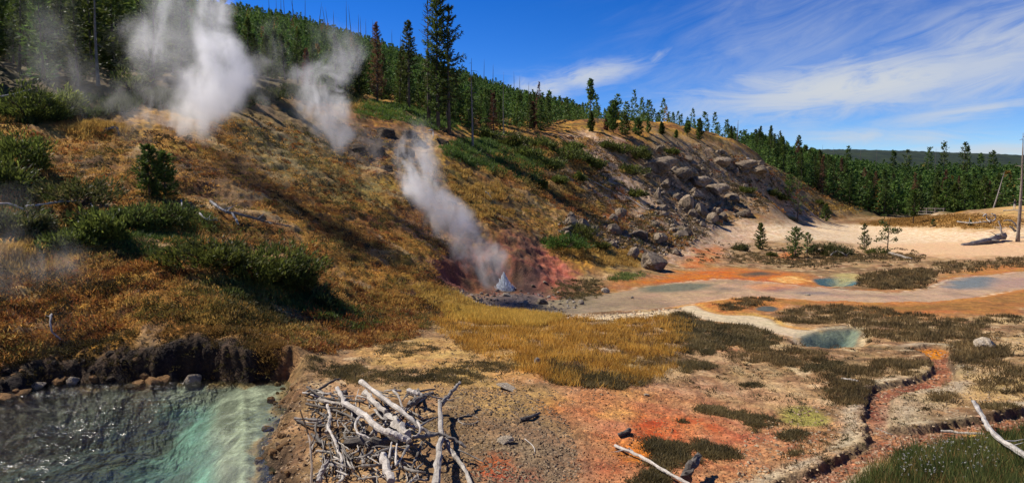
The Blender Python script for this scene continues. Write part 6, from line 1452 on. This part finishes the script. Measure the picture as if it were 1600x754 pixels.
# a hoop of thin root on the tan crust
stick('branch', [(732 + 16 * math.cos(t), 655 + 7 * math.sin(t), 0.03 + 0.05 * max(0, -math.sin(t))) for t in np.linspace(0.3, 5.9, 12)], 1.8, 'thin root curled into a loop on the tan crust', None, (0.7, 0.66, 0.6), seed=401)
for i, (pts, w, tone, lab, kw) in enumerate([
    ([(961, 695, .05), (1000, 712, .10), (1040, 736, .12), (1078, 756, .10)], 5.2, LT, 'long bleached branch lying on the red clay before the dark heath mat', {'taper': .9, 'twigs': 3}),
    ([(1521, 625, .62), (1536, 652, .50), (1545, 668, .42), (1566, 688, .34), (1608, 714, .26)], 5.0, (0.95, 0.93, 0.9), 'bare bleached branch leaning over the green weeds at the near right', {'taper': 1.3, 'twigs': 2}),
    ([(1519, 624, .62), (1528, 632, .60), (1538, 650, .50)], 3, (0.5, 0.48, 0.46), 'grey broken tip at the upper end of the leaning bleached branch', {}),
    ([(1072, 748, .10), (1080, 728, .26), (1093, 708, .36)], 15, DK, 'dark charred stump leaning in the heath mat beside the long bleached branch', {'taper': .5, 'rough': .2}),
    ([(813, 655, .04), (828, 651, .06), (842, 646, .05)], 7, DK, 'dark flat slab of bark on the grey gravel', {}),
    ([(966, 680, .04), (975, 676, .06), (984, 672, .05)], 7, DK, 'short dark block of wood on the bright red clay', {'taper': 1}),
    ([(820, 685, .02), (833, 696, .03), (836, 706, .02)], 1.8, LT, 'thin pale twig on the grey gravel', {}),
    ([(1315, 591, .05), (1328, 593, .06), (1341, 595, .05)], 4.5, LT, 'short pale stick in the sedge above the green stained crust', {}),
    ([(1470, 672, .08), (1510, 676, .10), (1545, 678, .08)], 4, (0.7, 0.66, 0.6), 'pale stick at the lower edge of the red channel', {}),
    ([(1369, 668, .02), (1385, 675, .02), (1396, 678, .02)], 2, (0.55, 0.5, 0.45), 'thin grey twig lying in the bed of the red channel', {}),
    ([(0, 151, .9), (25, 146, 1.0), (50, 139, 1.1)], 2.4, LT, 'straight pale pole slanting before the dark trees', {'taper': .6}),
    ([(160, 208, .02), (172, 200, .32), (182, 200, .34), (187, 210, .05)], 4, (0.35, 0.33, 0.32), 'arched dark branch on the golden slope under the steam', {}),
    ([(328, 314, .35), (345, 326, .40), (357, 331, .40), (366, 337, .35), (372, 350, .12)], 4.5, (0.75, 0.76, 0.78), 'silver forked root of the fallen tree on the slope', {'twigs': 4}),
    ([(352, 331, .40), (390, 338, .34), (420, 347, .26), (456, 354, .10)], 5, (0.42, 0.42, 0.42), 'grey trunk of the fallen tree running down the slope', {'taper': .3, 'twigs': 5}),
    ([(312, 333, .20), (322, 342, .26), (340, 344, .20)], 3, (0.85, 0.86, 0.88), 'small silver branch left of the fallen tree', {'twigs': 4}),
    ([(40, 322, .25), (62, 320, .4), (90, 316, .4), (120, 314, .25)], 3, (0.75, 0.76, 0.78), 'long silver branch lying over the dark hollow on the left slope', {'twigs': 6}),
    ([(0, 318, .2), (20, 320, .35), (42, 332, .2), (44, 345, .1)], 3, (0.7, 0.71, 0.73), 'silver branch drooping at the left end of the dark hollow', {'twigs': 3}),
    ([(52, 258, .2), (60, 258, .3), (66, 262, .2)], 2.4, (0.9, 0.9, 0.92), 'small white branch below the very dark shrub', {'twigs': 3}),
    ([(142, 318, .3), (145, 324, .3), (146, 331, .15)], 2.5, (0.85, 0.86, 0.88), 'short white stick upright in the dark shrub before the twin pine', {}),
    ([(283, 312, .3), (284, 320, .3), (278, 330, .12)], 2.5, (0.7, 0.71, 0.73), 'grey broken stick right of the twin pine', {'twigs': 2}),
    ([(80, 490, .55), (79, 505, .42), (82, 518, .3), (95, 530, .08)], 3, (0.85, 0.84, 0.82), 'bent white stick standing on the bank above the pool', {'twigs': 1}),
    ([(758, 300, .2), (764, 304, .25), (770, 314, .1)], 2.4, (0.85, 0.84, 0.82), 'small white branch on the golden slope right of the bright plume', {'twigs': 2}),
    ([(670, 204, .8), (676, 203, .6), (677, 216, .1)], 2, (0.9, 0.88, 0.85), 'thin white broken stick at the foot of the tallest pine', {}),
    ([(1503, 382, .12), (1525, 379, .3), (1548, 374, .5), (1568, 368, .7)], 4.0, (0.55, 0.52, 0.50), 'grey fallen trunk on the mud flat with its root end raised', {'taper': 2.4, 'twigs': 3}),
    ([(1566, 369, .8), (1563, 352, 2.0), (1560, 345, 2.6)], 2.2, (0.8, 0.77, 0.73), 'pale upright root at the raised end of the fallen grey trunk', {'twigs': 4}),
    ([(1592, 366, .5), (1588, 352, 1.8), (1578, 344, 2.6), (1568, 345, 2.5)], 2.6, (0.45, 0.42, 0.4), 'curved grey branch arching left from the foot of the weathered snag', {}),
    ([(1587, 362, .5), (1582, 357, .9), (1577, 353, 1.2)], 3, (0.38, 0.35, 0.33), 'short broken grey branch under the arching one', {}),
    ([(1496, 346, .4), (1515, 348, .6), (1538, 347, .6), (1558, 344, .8)], 2, (0.75, 0.72, 0.68), 'bleached fallen limb at the edge of the far meadow', {'twigs': 7}),
    ([(1536, 338, 1.0), (1541, 334, 1.6), (1542, 342, .9), (1547, 347, .4)], 1.8, (0.85, 0.82, 0.78), 'curled bleached root standing in the far meadow, left of its twin', {'twigs': 3}),
    ([(1549, 334, 1.5), (1555, 336, 1.4), (1555, 342, .9), (1550, 346, .5)], 1.8, (0.85, 0.82, 0.78), 'curled bleached root standing in the far meadow, right of its twin', {'twigs': 3}),
    ([(1568, 329, .6), (1585, 328, .7), (1610, 330, .6)], 1.6, (0.6, 0.56, 0.5), 'grey log lying before the clearing with the walker', {}),
    ([(1260, 392, .15), (1272, 389, .2), (1288, 391, .15)], 2.4, (0.75, 0.72, 0.68), 'pale dead stick lying behind the rounded olive bush', {}),
    ([(1298, 398, .3), (1308, 392, .6), (1318, 396, .4), (1324, 400, .1)], 2.2, (0.7, 0.67, 0.62), 'bleached bent stick at the foot of the rounded olive bush', {'twigs': 3}),
    ([(1388, 395, .1), (1405, 399, .15), (1424, 404, .1)], 4, (0.6, 0.55, 0.5), 'weathered log lying at the foot of the leafy sapling', {}),
    ([(1166, 247, .4), (1172, 248, .6), (1179, 253, .4)], 2.2, LT, 'curved white log on the crest of the knoll', {}),
    ([(905, 272, .2), (940, 290, .3), (960, 301, .2)], 2.2, (0.8, 0.76, 0.7), 'pale fallen log along the upper scree gully', {}),
    ([(965, 300, .2), (990, 314, .3), (1008, 326, .2)], 2.2, (0.75, 0.7, 0.64), 'pale fallen log lower down the scree gully', {}),
    ([(812, 214, .3), (818, 224, .4), (826, 230, .3)], 2.2, (0.8, 0.76, 0.7), 'broken pale log among the trees by the brown red dead pine', {'twigs': 3}),
]):
    stick('branch' if w < 4.2 else 'log', pts, w, lab, None, tone, 'branch' if w < 4.2 else 'log', None, seed=500 + i, **kw)

# ------------------------------------------------------------------ walker and rail in the far clearing
def grow(name, joints, edges, mat_stops, parent=None, root=0):
    me = bpy.data.meshes.new(name); me.from_pydata([j[0] for j in joints], edges, []); o = link(name, me, parent)
    sk = o.modifiers.new('skin', 'SKIN'); sk.use_smooth_shade = True
    for v, j in zip(me.skin_vertices[0].data, joints): v.radius = (j[1], j[2] if len(j) > 2 else j[1])
    me.skin_vertices[0].data[root].use_root = True
    sub = o.modifiers.new('smooth', 'SUBSURF'); sub.levels = 1; sub.render_levels = 2
    m, nt, out = material(name + '_cloth'); tc = nt.new('TexCoord'); s = nt.new('SeparateXYZ'); nt.put(s.inputs[0], tc.outputs['Object'])
    bs = nt.new('BsdfPrincipled'); nt.put(bs.inputs['Base Color'], nt.ramp(nt.math('DIVIDE', s.outputs[2], 2.0), mat_stops, 'CONSTANT')); bs.inputs['Roughness'].default_value = 0.85; nt.l.new(bs.outputs[0], out.inputs[0]); me.materials.append(m)
    return o


p = on(1585, 327); pr = thing('person', p, 'walker in a dark jacket and pale trousers standing in the far clearing', 'person', None, 0.4)
J = [((0, 0, 0.95), 0.15, 0.11), ((0, 0, 1.18), 0.15, 0.11), ((0, 0, 1.42), 0.17, 0.11), ((0, 0, 1.53), 0.06), ((0, -0.01, 1.66), 0.095, 0.11), ((0, 0, 1.76), 0.06),
     ((0.10, 0, 0.90), 0.095), ((0.11, -0.03, 0.50), 0.065), ((0.12, 0.0, 0.09), 0.045), ((0.13, -0.14, 0.04), 0.035), ((-0.10, 0, 0.90), 0.095), ((-0.12, 0.05, 0.50), 0.065), ((-0.12, 0.10, 0.09), 0.045), ((-0.13, -0.03, 0.04), 0.035),
     ((0.21, 0, 1.40), 0.055), ((0.26, 0.03, 1.12), 0.045), ((0.24, -0.10, 0.90), 0.032), ((0.24, -0.14, 0.82), 0.03), ((-0.21, 0, 1.40), 0.055), ((-0.27, 0.02, 1.12), 0.045), ((-0.25, -0.10, 0.90), 0.032), ((-0.25, -0.14, 0.82), 0.03)]
E = [(0, 1), (1, 2), (2, 3), (3, 4), (4, 5), (0, 6), (6, 7), (7, 8), (8, 9), (0, 10), (10, 11), (11, 12), (12, 13), (2, 14), (14, 15), (15, 16), (16, 17), (2, 18), (18, 19), (19, 20), (20, 21)]
grow('body', J, E, [(0, (0.05, 0.04, 0.035)), (0.045, (0.62, 0.58, 0.50)), (0.46, (0.035, 0.035, 0.045)), (0.765, (0.42, 0.26, 0.19))], pr)
hb = rock_mesh(990, 2, 0.05, 0); hb.name = 'hair'; m, nt, out = material('dark_hair'); bs = nt.new('BsdfPrincipled'); bs.inputs['Base Color'].default_value = (0.03, 0.022, 0.018, 1); nt.l.new(bs.outputs[0], out.inputs[0]); hb.materials.append(m)
hr = link('hair', hb, pr, (0, 0.025, 1.735)); hr.scale = (0.105, 0.115, 0.09)
PLANK = make_wood_mat('sawn_planks', (0.26, 0.21, 0.15), (0.42, 0.35, 0.26), (0.58, 0.50, 0.40))


def box(acc, c, s, rz=0.0, tone=(1, 1, 1)):
    v = np.array([(x, y, z) for x in (-.5, .5) for y in (-.5, .5) for z in (-.5, .5)]) * s; cc, ss = math.cos(rz), math.sin(rz)
    v = np.stack([v[:, 0] * cc - v[:, 1] * ss, v[:, 0] * ss + v[:, 1] * cc, v[:, 2]], 1) + c
    acc.add(v, [(0, 1, 3, 2), (4, 6, 7, 5), (0, 4, 5, 1), (2, 3, 7, 6), (0, 2, 6, 4), (1, 5, 7, 3)], None, tone)


p = on(1448, 337); br = thing('boardwalk', p, 'pale plank walkway with a timber rail in the gap of the right wood', 'boardwalk', None, math.radians(-32))
a = Acc()
for k in range(22): box(a, (-3.4 + k * 0.31, 0, 0.42 + 0.004 * (k % 3)), (0.28, 1.7, 0.06))
link('deck', a.mesh('deck', PLANK), br)
for k in range(5):
    b = Acc(); box(b, (-3.4 + k * 1.65, 0.9, 0.9), (0.13, 0.13, 1.9)); link('post', b.mesh('post', PLANK), br)
for z in (1.0, 1.7):
    b = Acc(); box(b, (0, 0.98, z), (7.0, 0.05, 0.16)); link('rail', b.mesh('rail', PLANK), br)

# ------------------------------------------------------------------ the spout: churned water thrown up by the geyser
m, nt, out = material('churned_water'); bs = nt.new('BsdfPrincipled'); bs.inputs['Base Color'].default_value = (0.88, 0.91, 0.94, 1); bs.inputs['Roughness'].default_value = 0.35; bs.inputs['Transmission Weight'].default_value = 0.0
tl = nt.new('BsdfTranslucent'); tl.inputs['Color'].default_value = (0.84, 0.89, 0.93, 1); mx = nt.new('MixShader'); mx.inputs[0].default_value = 0.6; nt.l.new(bs.outputs[0], mx.inputs[1]); nt.l.new(tl.outputs[0], mx.inputs[2]); nt.l.new(mx.outputs[0], out.inputs[0]); M_SPRAY = m
p = on(789, 452); d = float(np.linalg.norm(p - [0, 0, CZ])); sc = d / F; rg = np.random.default_rng(17)
sp_t = thing('geyser_spout', p, 'small white blue geyser spouting from the grey silt of the red alcove', 'geyser')
prof = [(0, 13.5), (0.10, 12.0), (0.25, 8.6), (0.42, 6.0), (0.6, 3.8), (0.8, 2.0), (1.0, 0.3)]
cone = Acc()
for q in range(30):
    a0, r0 = rg.uniform(0, 6.28), 10.5 * rg.random() ** 0.6; H_ = 25 * (1 - r0 / 12) ** 0.8 * rg.uniform(0.25, 1.1) + 2.0; out_ = r0 * 0.25 + rg.uniform(0, 2)
    pts_ = [np.array([r0 * math.cos(a0) + out_ * f * math.cos(a0) - 1.5 * f, (r0 + out_ * f) * math.sin(a0), H_ * (1.25 * f - 0.25 * f * f) - (0.8 if f == 0 else 0)]) * sc for f in (0, 0.3, 0.6, 0.85, 1)]
    V, Q, T, c = tube(pts_, np.array([2.6, 2.1, 1.4, 0.8, 0.2]) * sc * rg.uniform(0.6, 1.2), 7, rg, 0.22); cone.add(V, Q, T)
link('water_core', cone.mesh('water_core', M_SPRAY, True), sp_t)
dr = Acc(); n = 3200; hh = rg.random(n) ** 1.5; rad = np.interp(hh, [q[0] for q in prof], [q[1] for q in prof]) * rg.uniform(0.5, 1.5, n); aa = rg.uniform(0, 6.28, n)
P = np.stack([(-2 * hh + rad * np.cos(aa)), rad * np.sin(aa), hh * 27], 1) * sc; s = rg.uniform(0.008, 0.030, n)
V = oct_[None] * s[:, None, None] * rg.uniform(.6, 1.3, (n, 6, 1)) + P[:, None]; dr.add(V.reshape(-1, 3), None, (oct_t[None] + (np.arange(n) * 6)[:, None, None]).reshape(-1, 3)); ob = link('spray', dr.mesh('spray', M_SPRAY), sp_t); ob['kind'] = 'stuff'

# ------------------------------------------------------------------ steam
def steam(chain, r, label, dens, seed, thin=0.55, scale=0.55, aniso=0.42, depth=0.8, name='steam_plume', floor=None):
    """chain: (px, py, radius px, density) from the vent up, at distance r; a tapered body of drifting vapour"""
    base = at_r(chain[0][0], chain[0][1], r); view = np.array([base[0], base[1], 0]); view /= np.linalg.norm(view); right = np.array([view[1], -view[0], 0])
    pts = []
    for k, (px, py, rp, q) in enumerate(chain):
        p = at_r(px, py, r); rad = rp * float(np.linalg.norm(p - [0, 0, CZ])) / F
        loc = p - base; pts.append((float(loc @ right), float(loc[2]), rad, q))
    z0 = pts[0][1] - pts[0][2] * 0.6; z1 = pts[-1][1] + pts[-1][2] * 0.9; zs = np.array([p[1] for p in pts])
    xs = np.array([p[0] for p in pts]); rs_ = np.array([p[2] for p in pts]); qs = np.array([p[3] for p in pts])
    N = 18; zz = np.linspace(z0, z1, N); cx = np.interp(zz, zs, xs); cr = np.interp(zz, zs, rs_)
    for arr in (cx, cr): arr[1:-1] = (arr[:-2] + 2 * arr[1:-1] + arr[2:]) / 4
    rmax = cr.max() * 1.25; xmin, xmax = (cx - cr).min(), (cx + cr).max()
    nA = 16; th = np.linspace(0, 2 * np.pi, nA, endpoint=False); V = []
    for k in range(N): V += [(cx[k] + cr[k] * 1.22 * math.cos(t), cr[k] * 1.22 * depth * math.sin(t), zz[k]) for t in th]
    Q = [(k * nA + j, k * nA + (j + 1) % nA, (k + 1) * nA + (j + 1) % nA, (k + 1) * nA + j) for k in range(N - 1) for j in range(nA)]
    V += [(cx[0], 0, zz[0]), (cx[-1], 0, zz[-1])]; T = [(len(V) - 2, (j + 1) % nA, j) for j in range(nA)] + [(len(V) - 1, (N - 1) * nA + j, (N - 1) * nA + (j + 1) % nA) for j in range(nA)]
    m, nt, out = material('steam_vapour')
    tc = nt.new('TexCoord'); co = tc.outputs['Object']; s = nt.new('SeparateXYZ'); nt.put(s.inputs[0], co)
    t = nt.math('DIVIDE', nt.math('SUBTRACT', s.outputs[2], z0), z1 - z0, clamp=True)
    def curve(vals, lo, hi):
        fc = nt.new('FloatCurve'); cu = fc.mapping.curves[0]; xs_ = np.linspace(0, 1, 12); ys = np.interp(xs_ * (z1 - z0) + z0, zz, vals); ys = (ys - lo) / (hi - lo + 1e-9)
        while len(cu.points) < 12: cu.points.new(0.5, 0.5)
        for pt, x, y in zip(cu.points, xs_, ys): pt.location = (float(x), float(np.clip(y, 0, 1)))
        fc.mapping.update(); nt.put(fc.inputs['Value'], t); return nt.math('MULTIPLY_ADD', fc.outputs[0], hi - lo, lo)
    CX = curve(cx, cx.min() - 0.01, cx.max() + 0.01); CR = curve(cr, 0, cr.max()); DQ = curve(np.interp(zz, zs, qs), 0, 1)
    # wind-torn displacement of the body
    wn_ = nt.new('TexNoise'); nt.put(wn_.inputs['Vector'], nt.vmath('ADD', co, (seed * 3.7, seed * 1.3, 0))); wn_.inputs['Scale'].default_value = 0.8 / max(cr.mean(), .3); wn_.inputs['Detail'].default_value = 2
    wv = nt.vmath('MULTIPLY', nt.vmath('SUBTRACT', wn_.outputs['Color'], (0.5, 0.5, 0.5)), (1.3 * cr.mean(),) * 3)
    s2 = nt.new('SeparateXYZ'); nt.put(s2.inputs[0], nt.vmath('ADD', co, wv))
    dx = nt.math('SUBTRACT', s2.outputs[0], CX); dy = nt.math('DIVIDE', s2.outputs[1], depth)
    dist = nt.math('DIVIDE', nt.math('SQRT', nt.math('ADD', nt.math('MULTIPLY', dx, dx), nt.math('MULTIPLY', dy, dy))), CR)
    body = nt.math('SUBTRACT', 1.0, dist)
    mp = nt.new('Mapping'); nt.put(mp.inputs[0], co); mp.inputs['Location'].default_value = (seed * 5.1, seed * 2.3, seed); mp.inputs['Scale'].default_value = (1, 1, 0.62); mp.inputs['Rotation'].default_value = (0, 0.35, 0)
    nz = nt.noise(mp.outputs[0], scale * 1.9 / max(cr.mean(), .3), 7, 0.66, 1.1)
    x = nt.math('ADD', nt.math('MULTIPLY', body, 1.25), nt.math('MULTIPLY', nt.math('SUBTRACT', nz, thin), 6.0))
    e0 = nt.rng(t, 0.0, 0.14); e1 = nt.rng(t, 1.0, 0.86)
    hol = nt.rng(nt.noise(mp.outputs[0], scale * 0.75 / max(cr.mean(), .3), 3, 0.5, 0.6), 0.40, 0.60, 0.12, 1.15)
    den = nt.math('MULTIPLY', nt.math('MULTIPLY', nt.rng(x, -0.1, 1.5), nt.rng(body, 0.0, 0.5)), nt.math('MULTIPLY', nt.math('MULTIPLY', DQ, hol), nt.math('MULTIPLY', e0, e1)))
    vs = nt.new('VolumeScatter'); vs.inputs['Color'].default_value = (1.0, 1.0, 1.0, 1); vs.inputs['Anisotropy'].default_value = aniso; nt.put(vs.inputs['Density'], nt.math('MULTIPLY', den, dens)); nt.l.new(vs.outputs[0], out.inputs['Volume'])
    try: m.cycles.volume_step_rate = 0.5
    except Exception: pass
    o = link(name, mesh_from(name, V, Q, T, None, m), None, base); o.rotation_euler = (0, 0, math.atan2(right[1], right[0]))
    return tag(o, label, 'steam')


steam([(296, 250, 14, .35), (288, 224, 44, .7), (296, 192, 80, 1), (306, 162, 104, 1), (312, 135, 112, .95), (298, 108, 112, .85), (272, 80, 104, .8), (262, 52, 92, .85), (282, 22, 80, .85), (302, -10, 72, .7), (310, -50, 60, .3)], 46, 'biggest white steam cloud billowing from the slope before the dark trees', 1.1, 1, 0.52, 0.95)
steam([(420, 172, 16, .3), (410, 145, 34, .6), (405, 112, 42, .55), (412, 82, 40, .4), (424, 52, 30, .15)], 52, 'wispy steam right beside the biggest cloud', 0.75, 2, 0.52)
steam([(520, 248, 10, .6), (520, 222, 26, 1), (510, 194, 44, 1), (492, 166, 54, 1), (484, 138, 54, .7), (502, 108, 58, .45), (534, 78, 50, .2)], 50, 'middle steam plume rising from the slope, forked at its top', 1.25, 3, 0.50)
steam([(606, 288, 14, .4), (592, 258, 34, .5), (570, 226, 48, .45), (548, 195, 46, .2)], 49, 'thin smoky veil of steam drifting before the dark outcrop', 0.5, 4, 0.52)
steam([(787, 458, 16, .8), (776, 440, 32, .8), (764, 424, 44, .85), (746, 397, 56, .95), (722, 365, 56, 1), (692, 328, 52, .95), (664, 297, 44, 1), (653, 265, 44, 1), (651, 235, 40, .8), (655, 200, 28, .25)], 41.5, 'tall bright plume of steam leaning up from the spouting geyser', 1.15, 5, 0.495)
steam([(220, 238, 20, .4), (206, 208, 34, .55), (200, 176, 38, .4), (196, 148, 32, .15)], 44, 'faint steam left of the biggest cloud, low over the golden slope', 0.6, 6, 0.52)
steam([(150, 178, 50, .3), (115, 140, 76, .45), (84, 105, 86, .45), (62, 70, 74, .35), (60, 30, 60, .15)], 48, 'thin grey steam hanging before the dark trees on the left', 0.26, 7, 0.54)
steam([(70, 438, 80, .3), (44, 412, 96, .7), (20, 386, 90, .6), (6, 356, 70, .2)], 27.5, 'low mist drifting over the golden bank on the left', 0.40, 8, 0.52, depth=0.5)
steam([(250, 600, 200, .35), (225, 568, 190, .55), (190, 535, 160, .45), (160, 500, 120, .25), (140, 465, 90, .1)], 22.2, 'mist rising from the turquoise pool against the dark bank', 0.05, 9, 0.50, depth=0.2)
